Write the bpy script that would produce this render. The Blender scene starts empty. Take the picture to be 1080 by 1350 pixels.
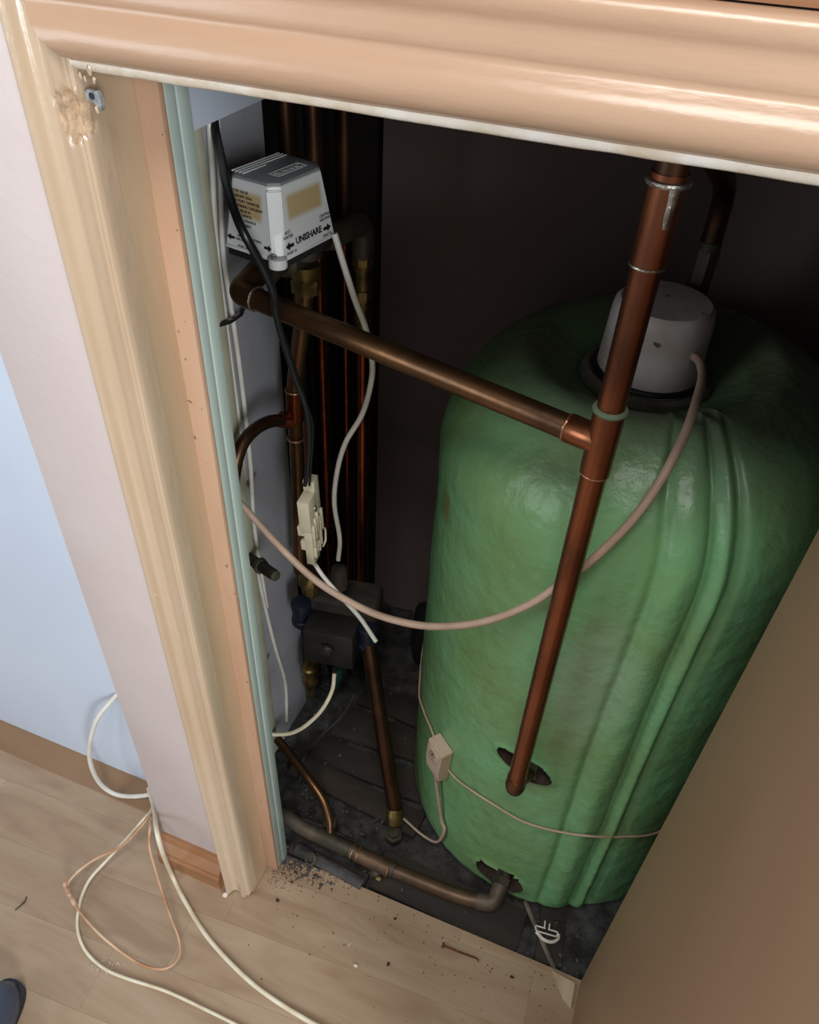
import bpy, bmesh, math, random
import mathutils.noise as mn
from mathutils import Vector, Matrix, Euler
random.seed(7)
S = bpy.context.scene
COL = S.collection
# ------------------------------------------------------------------ camera
CX = Vector((0.93033009, 0.27019344, -0.2479545))
CD = Vector((-0.04285763, 0.75160778, 0.65821651))
CY = Vector((0.36421031, -0.60173188, 0.71082318))
FPX = 1029.0
CAMZ = 1.5
cam = bpy.data.cameras.new('camera'); cam.sensor_fit = 'HORIZONTAL'; cam.sensor_width = 36
cam.lens = 36 * FPX / 1080; cam.clip_start = 0.02
camo = bpy.data.objects.new('camera', cam); COL.objects.link(camo); S.camera = camo
right = Vector((CX[0], CY[0], -CD[0])); up = -Vector((CX[1], CY[1], -CD[1])); back = -Vector((CX[2], CY[2], -CD[2]))
m = Matrix((right, up, back)).transposed().to_4x4(); m.translation = (0, 0, CAMZ); camo.matrix_world = m
# ------------------------------------------------------------------ world and lights
w = bpy.data.worlds.new('room_light'); S.world = w; w.use_nodes = True
bg = w.node_tree.nodes['Background']; bg.inputs[0].default_value = (0.86, 0.93, 1.0, 1); bg.inputs[1].default_value = 0.27
def area(name, loc, target, sx, sy, power, col):
    l = bpy.data.lights.new(name, 'AREA'); l.shape = 'RECTANGLE'; l.size = sx; l.size_y = sy; l.energy = power; l.color = col
    o = bpy.data.objects.new(name, l); COL.objects.link(o); o.location = loc
    o.rotation_euler = (Vector(target) - Vector(loc)).to_track_quat('-Z', 'Y').to_euler(); return o
area('ceiling_daylight', (0.02, -0.55, 3.0), (0.02, 0.35, 0.3), 0.8, 0.8, 32, (1.0, 0.98, 0.95))
area('right_window_light', (1.55, -1.75, 1.55), (-0.5, 0.7, 1.1), 0.6, 1.3, 70, (0.88, 0.95, 1.0))
area('side_window_light', (-1.9, -1.3, 1.5), (0.1, 0.3, 0.5), 0.9, 1.2, 19, (0.84, 0.92, 1.0))
S.view_settings.view_transform = 'Standard'; S.view_settings.look = 'None'
S.view_settings.gamma = 1; S.view_settings.use_curve_mapping = False; S.view_settings.exposure = 0.0

# ------------------------------------------------------------------ helpers
def T(px, py, **k):
    """point on the plane x|y|z = value seen at a position measured in the photograph"""
    r = Vector(((px - 540) / FPX, (py - 675) / FPX, 1))
    d = Vector((r.dot(CX), r.dot(CY), -r.dot(CD)))
    a, v = list(k.items())[0]; i = 'xyz'.index(a); o = Vector((0, 0, CAMZ))
    return o + d * ((v - o[i]) / d[i])
def srgb(r, g, b):
    f = lambda c: (c / 255 / 12.92) if c / 255 <= 0.04045 else ((c / 255 + 0.055) / 1.055) ** 2.4
    return (f(r), f(g), f(b), 1)
def mat(name, c1, c2=None, rough=0.5, metal=0.0, scale=20, bump=0.0, bscale=60, detail=4, stretch=(1, 1, 1), coat=0, lo=0.35, hi=0.65, c3=None, rvar=0.0, wear=None):
    mt = bpy.data.materials.new(name); mt.use_nodes = True; nt = mt.node_tree; N = nt.nodes; L = nt.links
    b = N['Principled BSDF']; b.inputs['Roughness'].default_value = rough; b.inputs['Metallic'].default_value = metal
    b.inputs['Coat Weight'].default_value = coat; b.inputs['Coat Roughness'].default_value = 0.15
    tc = N.new('ShaderNodeTexCoord'); mp = N.new('ShaderNodeMapping'); mp.inputs['Scale'].default_value = stretch
    L.new(tc.outputs['Object'], mp.inputs[0])
    if c2:
        n = N.new('ShaderNodeTexNoise'); n.inputs['Scale'].default_value = scale; n.inputs['Detail'].default_value = detail
        L.new(mp.outputs[0], n.inputs['Vector'])
        r = N.new('ShaderNodeValToRGB'); r.color_ramp.elements[0].position = lo; r.color_ramp.elements[1].position = hi
        r.color_ramp.elements[0].color = c1; r.color_ramp.elements[1].color = c2
        if c3:
            e = r.color_ramp.elements.new((lo + hi) / 2); e.color = c3
        L.new(n.outputs[0], r.inputs[0]); out = r.outputs[0]
        if wear:                      # chips: (colour, scale, threshold)
            n3 = N.new('ShaderNodeTexNoise'); n3.inputs['Scale'].default_value = wear[1]; n3.inputs['Detail'].default_value = 5
            L.new(tc.outputs['Object'], n3.inputs['Vector'])
            r3 = N.new('ShaderNodeValToRGB'); r3.color_ramp.elements[0].position = wear[2]; r3.color_ramp.elements[1].position = wear[2] + 0.02
            r3.color_ramp.elements[0].color = (0, 0, 0, 1); r3.color_ramp.elements[1].color = (1, 1, 1, 1)
            L.new(n3.outputs[0], r3.inputs[0])
            mx = N.new('ShaderNodeMixRGB'); L.new(r3.outputs[0], mx.inputs[0]); L.new(out, mx.inputs[1]); mx.inputs[2].default_value = wear[0]
            out = mx.outputs[0]
        L.new(out, b.inputs['Base Color'])
        if rvar:
            mr = N.new('ShaderNodeMapRange'); mr.inputs['To Min'].default_value = max(0.05, rough - rvar); mr.inputs['To Max'].default_value = rough + rvar
            L.new(n.outputs[0], mr.inputs[0]); L.new(mr.outputs[0], b.inputs['Roughness'])
    else:
        b.inputs['Base Color'].default_value = c1
    if bump:
        n2 = N.new('ShaderNodeTexNoise'); n2.inputs['Scale'].default_value = bscale; n2.inputs['Detail'].default_value = 5
        L.new(mp.outputs[0], n2.inputs['Vector'])
        bp = N.new('ShaderNodeBump'); bp.inputs['Strength'].default_value = bump; bp.inputs['Distance'].default_value = 0.004
        L.new(n2.outputs[0], bp.inputs['Height']); L.new(bp.outputs[0], b.inputs['Normal'])
    return mt
def thing(name, label, cat, loc=(0, 0, 0), group=None):
    o = bpy.data.objects.new(name, None); o.empty_display_size = 0.02; COL.objects.link(o); o.location = loc
    o['label'] = label; o['category'] = cat
    if group: o['group'] = group
    return o
def tag(o, label, cat, group=None, kind=None):
    o['label'] = label; o['category'] = cat
    if group: o['group'] = group
    if kind: o['kind'] = kind
    return o
def rmf(frame_pts):
    """tangents and normals along a path"""
    P = frame_pts; n = len(P); tg = []
    for i in range(n):
        a = P[max(0, i - 1)]; b = P[min(n - 1, i + 1)]; tg.append((b - a).normalized())
    r = tg[0].orthogonal().normalized(); out = []
    for i in range(n):
        r = (r - tg[i] * r.dot(tg[i])); r = r.normalized() if r.length > 1e-9 else tg[i].orthogonal().normalized()
        out.append((tg[i], r, tg[i].cross(r)))
    return out
def catmull(pts, k=8):
    P = [Vector(p) for p in pts]; out = []
    if len(P) < 3: return P
    E = [P[0] * 2 - P[1]] + P + [P[-1] * 2 - P[-2]]
    for i in range(1, len(E) - 2):
        a, b, c, d = E[i - 1:i + 3]
        for j in range(k):
            t = j / k
            out.append(0.5 * ((2 * b) + (c - a) * t + (2 * a - 5 * b + 4 * c - d) * t * t + (3 * b - a - 3 * c + d) * t ** 3))
    out.append(P[-1]); return out
def fillet(pts, rad, k=8):
    P = [Vector(p) for p in pts]; out = [P[0]]
    for i in range(1, len(P) - 1):
        a = (P[i - 1] - P[i]); b = (P[i + 1] - P[i]); r = min(rad, a.length * 0.48, b.length * 0.48)
        s = P[i] + a.normalized() * r; e = P[i] + b.normalized() * r
        for j in range(k + 1):
            t = j / k; out.append(s * (1 - t) ** 2 + P[i] * 2 * t * (1 - t) + e * t * t)
    out.append(P[-1]); return out
class M:
    def __init__(s): s.bm = bmesh.new()
    def tube(s, pts, r, n=14, cap=True, flat=1.0):
        P = [Vector(p) for p in pts]; P = [p for i, p in enumerate(P) if i == 0 or (p - P[i - 1]).length > 1e-6]
        F = rmf(P); rings = []
        for i, (p, (t, u, v)) in enumerate(zip(P, F)):
            rr = r(i / (len(P) - 1)) if callable(r) else r
            rings.append([s.bm.verts.new(p + (u * math.cos(a) + v * math.sin(a) * flat) * rr) for a in [2 * math.pi * j / n for j in range(n)]])
        for a, b in zip(rings, rings[1:]):
            for j in range(n): s.bm.faces.new((a[j], a[(j + 1) % n], b[(j + 1) % n], b[j]))
        if cap: s.bm.faces.new(rings[0][::-1]); s.bm.faces.new(rings[-1])
        return s
    def lathe(s, p, d, prof, n=28, closed=True):
        p = Vector(p); d = Vector(d).normalized(); u = d.orthogonal().normalized(); v = d.cross(u); rings = []
        for (h, r) in prof:
            rings.append([s.bm.verts.new(p + d * h + (u * math.cos(a) + v * math.sin(a)) * r) for a in [2 * math.pi * j / n for j in range(n)]])
        for a, b in zip(rings, rings[1:]):
            for j in range(n): s.bm.faces.new((a[j], a[(j + 1) % n], b[(j + 1) % n], b[j]))
        if closed: s.bm.faces.new(rings[0][::-1]); s.bm.faces.new(rings[-1])
        return s
    def torus(s, p, d, R, r, n=28, k=8):
        p = Vector(p); d = Vector(d).normalized(); u = d.orthogonal().normalized(); v = d.cross(u)
        G = []
        for i in range(n):
            a = 2 * math.pi * i / n; c = u * math.cos(a) + v * math.sin(a)
            G.append([s.bm.verts.new(p + c * (R + r * math.cos(b)) + d * r * math.sin(b)) for b in [2 * math.pi * j / k for j in range(k)]])
        for i in range(n):
            for j in range(k): s.bm.faces.new((G[i][j], G[(i + 1) % n][j], G[(i + 1) % n][(j + 1) % k], G[i][(j + 1) % k]))
        return s
    def box(s, lo, hi, mx=None, bev=0.0, seg=2):
        lo = Vector(lo); hi = Vector(hi)
        t = bmesh.new(); bmesh.ops.create_cube(t, size=1)
        for v in t.verts: v.co = Vector([(lo[i] + hi[i]) / 2 + v.co[i] * (hi[i] - lo[i]) for i in range(3)])
        if bev: bmesh.ops.bevel(t, geom=t.edges[:], offset=bev, segments=seg, affect='EDGES', profile=0.5)
        if mx: t.transform(mx)
        me = bpy.data.meshes.new('t'); t.to_mesh(me); s.bm.from_mesh(me); bpy.data.meshes.remove(me); t.free(); return s
    def prism(s, poly, vec, mx=None):
        """extrude a closed list of points along a vector"""
        vec = Vector(vec); A = [Vector(p) for p in poly]
        if mx: A = [mx @ p for p in A]; vec = mx.to_3x3() @ vec
        a = [s.bm.verts.new(p) for p in A]; b = [s.bm.verts.new(p + vec) for p in A]; n = len(a)
        for i in range(n): s.bm.faces.new((a[i], a[(i + 1) % n], b[(i + 1) % n], b[i]))
        s.bm.faces.new(a[::-1]); s.bm.faces.new(b); return s
    def out(s, name, material, parent=None, smooth=True, ang=40, offs=None):
        bmesh.ops.recalc_face_normals(s.bm, faces=s.bm.faces[:])
        if smooth:
            for f in s.bm.faces: f.smooth = True
            for e in s.bm.edges:
                if len(e.link_faces) == 2 and e.calc_face_angle(0) > math.radians(ang): e.smooth = False
        top = parent
        while top is not None and top.parent: top = top.parent
        o0 = Vector(top.location) if top else Vector(offs or (0, 0, 0))
        if o0.length: s.bm.transform(Matrix.Translation(-o0))
        me = bpy.data.meshes.new(name); s.bm.to_mesh(me); s.bm.free()
        o = bpy.data.objects.new(name, me); COL.objects.link(o); me.materials.append(material)
        if parent: o.parent = parent
        elif offs: o.location = offs
        return o
def struct(o, label=None):
    o['kind'] = 'structure'
    if label: o['label'] = label
    return o
def text(body, size, mx, material, parent, name='lettering', ext=0.0002, align='CENTER', bold=0.0):
    c = bpy.data.curves.new('t', 'FONT'); c.body = body; c.size = size; c.align_x = align; c.extrude = ext; c.offset = bold; c.resolution_u = 2
    o = bpy.data.objects.new('t', c); me = bpy.data.meshes.new_from_object(o); me.transform(mx)
    top = parent
    while top.parent: top = top.parent
    me.transform(Matrix.Translation(-Vector(top.location)))
    bpy.data.objects.remove(o); bpy.data.curves.remove(c)
    q = bpy.data.objects.new(name, me); COL.objects.link(q); q.parent = parent; me.materials.append(material); return q

# ------------------------------------------------------------------ materials
PINK = mat('pink_emulsion', srgb(196, 180, 176), srgb(202, 187, 183), 0.5, scale=6, bump=0.12, bscale=90)
BLUE = mat('pale_blue_gloss', srgb(196, 206, 222), srgb(203, 213, 228), 0.28, scale=3, bump=0.05, bscale=40)
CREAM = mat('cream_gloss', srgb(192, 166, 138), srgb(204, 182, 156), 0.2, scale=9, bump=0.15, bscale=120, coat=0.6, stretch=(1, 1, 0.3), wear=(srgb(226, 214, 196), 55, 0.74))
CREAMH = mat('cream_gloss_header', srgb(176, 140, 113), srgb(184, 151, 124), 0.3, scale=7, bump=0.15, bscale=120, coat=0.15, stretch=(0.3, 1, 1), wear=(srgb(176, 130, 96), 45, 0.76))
TAN = mat('tan_gloss', srgb(182, 152, 120), srgb(194, 168, 136), 0.28, scale=8, bump=0.15, bscale=100, coat=0.2, stretch=(1, 1, 0.2))
PEACH = mat('peach_gloss', srgb(184, 140, 110), srgb(194, 158, 130), 0.35, scale=10, bump=0.15, bscale=150, stretch=(1, 1, 0.3), wear=(srgb(120, 92, 66), 130, 0.70))
GREENP = mat('pale_green_gloss', srgb(164, 178, 168), srgb(178, 190, 182), 0.22, scale=8, bump=0.15, bscale=70, coat=0.3, stretch=(1, 1, 0.12))
WHITEP = mat('white_paint', srgb(236, 228, 216), srgb(214, 196, 172), 0.35, scale=30, bump=0.3, bscale=150)
DOORM = mat('brown_door_paint', srgb(160, 126, 96), srgb(168, 135, 105), 0.55, scale=2)
BROWNW = mat('dark_wood', srgb(120, 78, 48), srgb(146, 98, 62), 0.5, scale=12, stretch=(0.2, 1, 1))
GREYW = mat('grey_closet_emulsion', srgb(150, 148, 152), srgb(168, 166, 170), 0.7, scale=5, bump=0.2, bscale=50, stretch=(1, 1, 0.5), wear=(srgb(96, 84, 76), 9, 0.70))
BACKW = mat('brown_closet_back', srgb(132, 114, 108), srgb(144, 126, 120), 0.8, scale=3, bump=0.1)
SHADEW = mat('recess_shade_dark', srgb(30, 25, 22), srgb(44, 36, 30), 0.9, scale=6, bump=0.3)  # near-black wall colour has the deep shade of the pipe recess painted in
GREENCAP = mat('verdigris', srgb(70, 84, 66), srgb(96, 110, 86), 0.7, scale=60, bump=0.3)
COPPER = mat('copper', srgb(132, 80, 56), srgb(100, 64, 48), 0.30, 0.92, scale=14, bump=0.06, bscale=90, stretch=(1, 1, 0.35), c3=srgb(150, 92, 64), rvar=0.1)
COPPERD = mat('tarnished_copper', srgb(120, 86, 58), srgb(84, 62, 44), 0.36, 0.85, scale=18, bump=0.1, bscale=90, rvar=0.1)
COPPERR = mat('bright_copper', srgb(150, 76, 50), srgb(96, 52, 38), 0.28, 0.95, scale=20)
COPPERK = mat('dull_brown_copper', srgb(96, 66, 46), srgb(66, 46, 34), 0.38, 0.85, scale=15)
SOLDER = mat('solder', srgb(196, 192, 184), srgb(140, 130, 118), 0.35, 0.9, scale=80, bump=0.4, bscale=200)
SOLDERC = mat('coppery_solder', srgb(206, 160, 128), srgb(160, 110, 80), 0.35, 0.9, scale=80, bump=0.4, bscale=200)
BRASS = mat('dirty_brass', srgb(140, 116, 70), srgb(88, 74, 46), 0.4, 0.85, scale=40, bump=0.2)
BRONZE = mat('dusty_bronze_fitting', srgb(82, 78, 62), srgb(60, 54, 42), 0.55, 0.5, scale=30, bump=0.2)
DUSTP = mat('dusty_pipe', srgb(104, 92, 78), srgb(66, 56, 46), 0.6, 0.45, scale=25, bump=0.25)
BOXW = mat('grey_white_plastic', srgb(208, 207, 203), srgb(216, 215, 211), 0.38, scale=8)
BOXG = mat('grey_plastic_lid', srgb(122, 124, 124), srgb(130, 132, 132), 0.45, scale=10)
BEIGE = mat('beige_plastic', srgb(196, 184, 156), srgb(206, 196, 172), 0.42, scale=30)
PINKB = mat('pinkish_beige_plastic', srgb(190, 166, 144), srgb(200, 178, 158), 0.45, scale=12)
INK = mat('black_print', srgb(22, 20, 20), rough=0.6)
BLACKC = mat('black_cable_sheath', srgb(22, 24, 27), rough=0.35)
WHITEC = mat('white_cable_sheath', srgb(222, 216, 206), srgb(206, 198, 184), 0.45, scale=25)
CREAMC = mat('cream_cable_sheath', srgb(226, 216, 192), srgb(206, 190, 160), 0.45, scale=25)
PEACHC = mat('aged_flex_sheath', srgb(188, 162, 142), srgb(168, 140, 120), 0.5, scale=20)
BROWNC = mat('browned_thin_cable', srgb(214, 180, 146), srgb(170, 120, 84), 0.5, scale=14)
PUMPM = mat('dark_pump_casting', srgb(30, 28, 28), srgb(44, 40, 37), 0.55, 0.2, scale=20, bump=0.3)
PUMPC = mat('rusty_dusty_casting', srgb(62, 52, 43), srgb(38, 33, 30), 0.8, 0.1, scale=30, bump=0.6)
BLUEP = mat('navy_union_paint', srgb(24, 36, 56), srgb(18, 26, 38), 0.45, scale=20)
DUST = mat('grey_dust', srgb(40, 38, 36), srgb(78, 76, 74), 0.95, scale=30, bump=1.0, bscale=120, detail=8)
BOARD = mat('dirty_floorboard', srgb(62, 52, 44), srgb(44, 38, 34), 0.85, scale=12, bump=0.5, bscale=60, stretch=(0.3, 1, 1))
CAPM = mat('grey_cover', srgb(176, 162, 150), srgb(206, 198, 192), 0.42, scale=14, bump=0.2, wear=(srgb(70, 56, 46), 26, 0.64))
NAVY = mat('navy_rubber', srgb(58, 66, 84), srgb(68, 76, 94), 0.35, scale=10)
RUST = mat('rust', srgb(110, 60, 36), srgb(78, 44, 30), 0.8, scale=60, bump=0.4)
CHIP = mat('plaster', srgb(226, 216, 204), srgb(200, 184, 168), 0.8, scale=60)
GRIT = mat('dark_grit', srgb(64, 48, 40), srgb(34, 28, 24), 0.9, scale=60)
STEEL = mat('steel', srgb(180, 178, 174), rough=0.3, metal=0.9)

# laminate: wood print varying from plank to plank
def wood():
    mt = bpy.data.materials.new('pale_laminate'); mt.use_nodes = True; N = mt.node_tree.nodes; L = mt.node_tree.links
    b = N['Principled BSDF']; b.inputs['Roughness'].default_value = 0.34
    tc = N.new('ShaderNodeTexCoord'); oi = N.new('ShaderNodeObjectInfo')
    add = N.new('ShaderNodeVectorMath'); add.operation = 'ADD'
    sc = N.new('ShaderNodeVectorMath'); sc.operation = 'SCALE'; sc.inputs[0].default_value = (13, 7, 3)
    L.new(oi.outputs['Random'], sc.inputs['Scale']); L.new(tc.outputs['Object'], add.inputs[0]); L.new(sc.outputs[0], add.inputs[1])
    mp = N.new('ShaderNodeMapping'); mp.inputs['Scale'].default_value = (1.6, 9, 1); L.new(add.outputs[0], mp.inputs[0])
    wv = N.new('ShaderNodeTexNoise'); wv.inputs['Scale'].default_value = 2.2; wv.inputs['Detail'].default_value = 6; wv.inputs['Distortion'].default_value = 1.4
    L.new(mp.outputs[0], wv.inputs['Vector'])
    r = N.new('ShaderNodeValToRGB'); e = r.color_ramp.elements
    e[0].position = 0.3; e[0].color = srgb(156, 128, 102); e[1].position = 0.7; e[1].color = srgb(178, 154, 128)
    k = e.new(0.5); k.color = srgb(170, 144, 117)
    L.new(wv.outputs[0], r.inputs[0])
    fn = N.new('ShaderNodeTexNoise'); fn.inputs['Scale'].default_value = 18; fn.inputs['Detail'].default_value = 3
    mp2 = N.new('ShaderNodeMapping'); mp2.inputs['Scale'].default_value = (1, 14, 1); L.new(add.outputs[0], mp2.inputs[0]); L.new(mp2.outputs[0], fn.inputs['Vector'])
    mr = N.new('ShaderNodeMapRange'); mr.inputs['To Min'].default_value = 0.93; mr.inputs['To Max'].default_value = 1.05; L.new(fn.outputs[0], mr.inputs[0])
    mr2 = N.new('ShaderNodeMapRange'); mr2.inputs['To Min'].default_value = 0.88; mr2.inputs['To Max'].default_value = 1.03; L.new(oi.outputs['Random'], mr2.inputs[0])
    mu = N.new('ShaderNodeMath'); mu.operation = 'MULTIPLY'; L.new(mr.outputs[0], mu.inputs[0]); L.new(mr2.outputs[0], mu.inputs[1])
    vm = N.new('ShaderNodeVectorMath'); vm.operation = 'SCALE'; L.new(r.outputs[0], vm.inputs[0]); L.new(mu.outputs[0], vm.inputs['Scale'])
    L.new(vm.outputs[0], b.inputs['Base Color']); return mt
LAM = wood()

# green sprayed foam of the cylinder
def foam():
    mt = bpy.data.materials.new('green_spray_foam'); mt.use_nodes = True; N = mt.node_tree.nodes; L = mt.node_tree.links
    b = N['Principled BSDF']; b.inputs['Roughness'].default_value = 0.36; b.inputs['Specular IOR Level'].default_value = 0.45
    tc = N.new('ShaderNodeTexCoord')
    n = N.new('ShaderNodeTexNoise'); n.inputs['Scale'].default_value = 5; n.inputs['Detail'].default_value = 6; L.new(tc.outputs['Object'], n.inputs['Vector'])
    r = N.new('ShaderNodeValToRGB'); e = r.color_ramp.elements
    e[0].position = 0.3; e[0].color = srgb(110, 138, 84); e[1].position = 0.72; e[1].color = srgb(114, 172, 122)
    L.new(n.outputs[0], r.inputs[0])
    def blob(c, rad, col, prev, amt=0.8, sz=(1, 1, 1)):
        mp = N.new('ShaderNodeMapping'); mp.vector_type = 'POINT'
        mp.inputs['Location'].default_value = [-c[i] * sz[i] for i in range(3)]; mp.inputs['Scale'].default_value = sz
        L.new(tc.outputs['Object'], mp.inputs[0])
        ln = N.new('ShaderNodeVectorMath'); ln.operation = 'LENGTH'; L.new(mp.outputs[0], ln.inputs[0])
        nn = N.new('ShaderNodeTexNoise'); nn.inputs['Scale'].default_value = 22; nn.inputs['Detail'].default_value = 5; L.new(tc.outputs['Object'], nn.inputs['Vector'])
        ad = N.new('ShaderNodeMath'); ad.operation = 'MULTIPLY_ADD'; L.new(nn.outputs[0], ad.inputs[0]); ad.inputs[1].default_value = rad * 1.1; L.new(ln.outputs['Value'], ad.inputs[2])
        mr = N.new('ShaderNodeMapRange'); mr.interpolation_type = 'SMOOTHSTEP'
        mr.inputs['From Min'].default_value = rad * 0.9; mr.inputs['From Max'].default_value = rad * 1.7; mr.inputs['To Min'].default_value = amt; mr.inputs['To Max'].default_value = 0
        L.new(ad.outputs[0], mr.inputs[0])
        mx = N.new('ShaderNodeMixRGB'); L.new(mr.outputs[0], mx.inputs[0]); L.new(prev, mx.inputs[1]); mx.inputs[2].default_value = col
        return mx.outputs[0]
    o = r.outputs[0]
    o = blob((-0.235, -0.16, 0.80), 0.022, srgb(112, 110, 50), o, 0.8, (1, 1, 0.6))
    o = blob((0.02, -0.28, 0.66), 0.07, srgb(140, 160, 132), o, 0.55, (1, 1, 0.45))
    o = blob((-0.02, -0.27, 0.40), 0.035, srgb(96, 112, 70), o, 0.6)
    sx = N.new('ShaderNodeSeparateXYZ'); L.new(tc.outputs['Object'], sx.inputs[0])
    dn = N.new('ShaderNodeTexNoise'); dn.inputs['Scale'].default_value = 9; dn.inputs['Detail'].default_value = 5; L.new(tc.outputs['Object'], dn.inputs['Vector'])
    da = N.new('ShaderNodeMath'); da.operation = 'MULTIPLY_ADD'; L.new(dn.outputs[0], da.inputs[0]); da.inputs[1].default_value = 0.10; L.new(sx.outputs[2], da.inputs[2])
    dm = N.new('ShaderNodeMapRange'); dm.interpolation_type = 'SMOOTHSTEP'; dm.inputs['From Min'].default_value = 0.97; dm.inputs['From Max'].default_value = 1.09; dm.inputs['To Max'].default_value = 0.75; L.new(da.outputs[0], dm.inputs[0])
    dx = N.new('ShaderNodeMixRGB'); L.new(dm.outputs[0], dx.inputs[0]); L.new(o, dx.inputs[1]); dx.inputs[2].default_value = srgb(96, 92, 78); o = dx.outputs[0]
    L.new(o, b.inputs['Base Color'])
    b1 = N.new('ShaderNodeTexNoise'); b1.inputs['Scale'].default_value = 42; b1.inputs['Detail'].default_value = 3; L.new(tc.outputs['Object'], b1.inputs['Vector'])
    b2 = N.new('ShaderNodeTexNoise'); b2.inputs['Scale'].default_value = 110; b2.inputs['Detail'].default_value = 3; L.new(tc.outputs['Object'], b2.inputs['Vector'])
    bp = N.new('ShaderNodeBump'); bp.inputs['Strength'].default_value = 0.42; bp.inputs['Distance'].default_value = 0.006; L.new(b1.outputs[0], bp.inputs['Height'])
    bq = N.new('ShaderNodeBump'); bq.inputs['Strength'].default_value = 0.22; bq.inputs['Distance'].default_value = 0.003; L.new(b2.outputs[0], bq.inputs['Height']); L.new(bp.outputs[0], bq.inputs['Normal'])
    L.new(bq.outputs[0], b.inputs['Normal']); return mt
FOAM = foam()
FOAMIN = mat('browned_foam_core', srgb(60, 42, 28), srgb(38, 28, 22), 0.9, scale=40, bump=0.8)

# ------------------------------------------------------------------ structure: floor
floor = struct(M().box((-2.2, -1.6, -0.05), (1.3, 0.588, -0.008)).out('floor', BOARD, smooth=False))
ang = math.radians(3.4); ca, sa = math.cos(ang), math.sin(ang)
def clipy(poly, ymax):
    out = []
    for i in range(len(poly)):
        a, b = poly[i], poly[(i + 1) % len(poly)]
        ia, ib = a[1] <= ymax, b[1] <= ymax
        if ia: out.append(a)
        if ia != ib:
            t = (ymax - a[1]) / (b[1] - a[1]); out.append((a[0] + (b[0] - a[0]) * t, ymax))
    return out
def clipx(poly, v, side):
    sw = [(p[1], p[0]) if side > 0 else (-p[1], -p[0]) for p in poly]
    sw = [(p[1] * side, p[0] * side) for p in poly]
    # reflect so that clip keeps side*x <= v
    q = clipy([(p[1], p[0] * side) for p in poly], v)
    return [(p[1] * side, p[0]) for p in q]
# seam through (-0.56, 0.43)
rw = 0.102
for r in range(-14, 4):
    off = random.uniform(0, 0.5); x = -2.4 + off
    while x < 1.5:
        ln = random.choice((0.42, 0.55, 0.62)); g = 0.00012
        loc = [(x + g, r * rw + g), (x + ln - g, r * rw + g), (x + ln - g, (r + 1) * rw - g), (x + g, (r + 1) * rw - g)]
        x += ln
        wpt = [(-0.56 + ca * a - sa * b, 0.43 + sa * a + ca * b) for a, b in loc]
        wpt = clipy(wpt, 0.5865)
        if len(wpt) >= 3: wpt = clipx(wpt, 1.2, 1)
        if len(wpt) >= 3: wpt = clipx(wpt, 2.1, -1)
        if len(wpt) < 3: continue
        cx = sum(p[0] for p in wpt) / len(wpt); cy = sum(p[1] for p in wpt) / len(wpt)
        if cy < -1.3: continue
        b = M(); b.prism([(p[0] - cx, p[1] - cy, -0.008) for p in wpt], (0, 0, 0.008))
        o = b.out('plank', LAM, smooth=False); o.location = (cx, cy, 0); o.parent = floor
struct(M().box((-2.2, 0.555, 0.0), (-0.60, 0.62, 0.0022), bev=0.0006).out('shade_strip', mat('floor_shade_brown', srgb(146, 114, 84), srgb(126, 96, 68), 0.5, scale=9, stretch=(0.2, 1, 1)), smooth=False))  # darker strip closes the floor edge and paints the shade band at the wall foot

# walls
struct(M().box((-2.2, 0.612, 0.002), (-0.56, 0.66, 2.3)).out('wall_recess', BLUE, smooth=False))
struct(M().box((-0.628, 0.51, 0.072), (-0.47, 0.6115, 1.4385), bev=0.0006).out('wall_front', PINK))
struct(M().box((-0.628, 0.512, 0.0), (-0.47, 0.6, 0.0715)).out('wall_foot', BOARD, smooth=False))
# skirting of bare brown wood under the pink wall: ogee section
sk = [(0.511, 0.0), (0.481, 0.0), (0.481, 0.036), (0.485, 0.041), (0.4855, 0.048), (0.491, 0.054), (0.499, 0.060), (0.502, 0.068), (0.505, 0.0715), (0.511, 0.0715)]
struct(M().prism([(-0.630, a, b) for a, b in sk], (0.133, 0, 0)).out('baseboard_front', mat('bare_brown_skirting', srgb(140, 96, 62), srgb(96, 62, 40), 0.45, scale=10, bump=0.2, stretch=(0.25, 1, 1), c3=srgb(160, 114, 78), wear=(srgb(222, 204, 186), 30, 0.74)), ang=25))
# left jamb architrave (ogee) and lining
prof = [(0.0, 0.512), (0.0, 0.4970), (0.03, 0.4930), (0.08, 0.4915), (0.13, 0.4905), (0.17, 0.4860), (0.20, 0.4815), (0.24, 0.4790), (0.29, 0.4788), (0.33, 0.4815), (0.38, 0.4870), (0.45, 0.4905), (0.53, 0.4915),
        (0.61, 0.4895), (0.69, 0.4855), (0.76, 0.4830), (0.81, 0.4825), (0.84, 0.4850), (0.865, 0.4885), (0.89, 0.4893), (0.93, 0.4880), (0.965, 0.4895), (0.99, 0.4930), (1.0, 0.4985), (1.0, 0.512)]
prof = [((a[0] + (b[0] - a[0]) * k / 3), (a[1] + (b[1] - a[1]) * k / 3)) for a, b in zip(prof, prof[1:]) for k in range(3)] + [prof[-1]]
XO, XI, ZI, ZO = -0.497, -0.437, 1.367, 1.439
def notch(b, x0, x1, z0, z1, depth, seed):
    return b
bz = M(); bm = bz.bm
nz = 420; G = []; torn = set()
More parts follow.
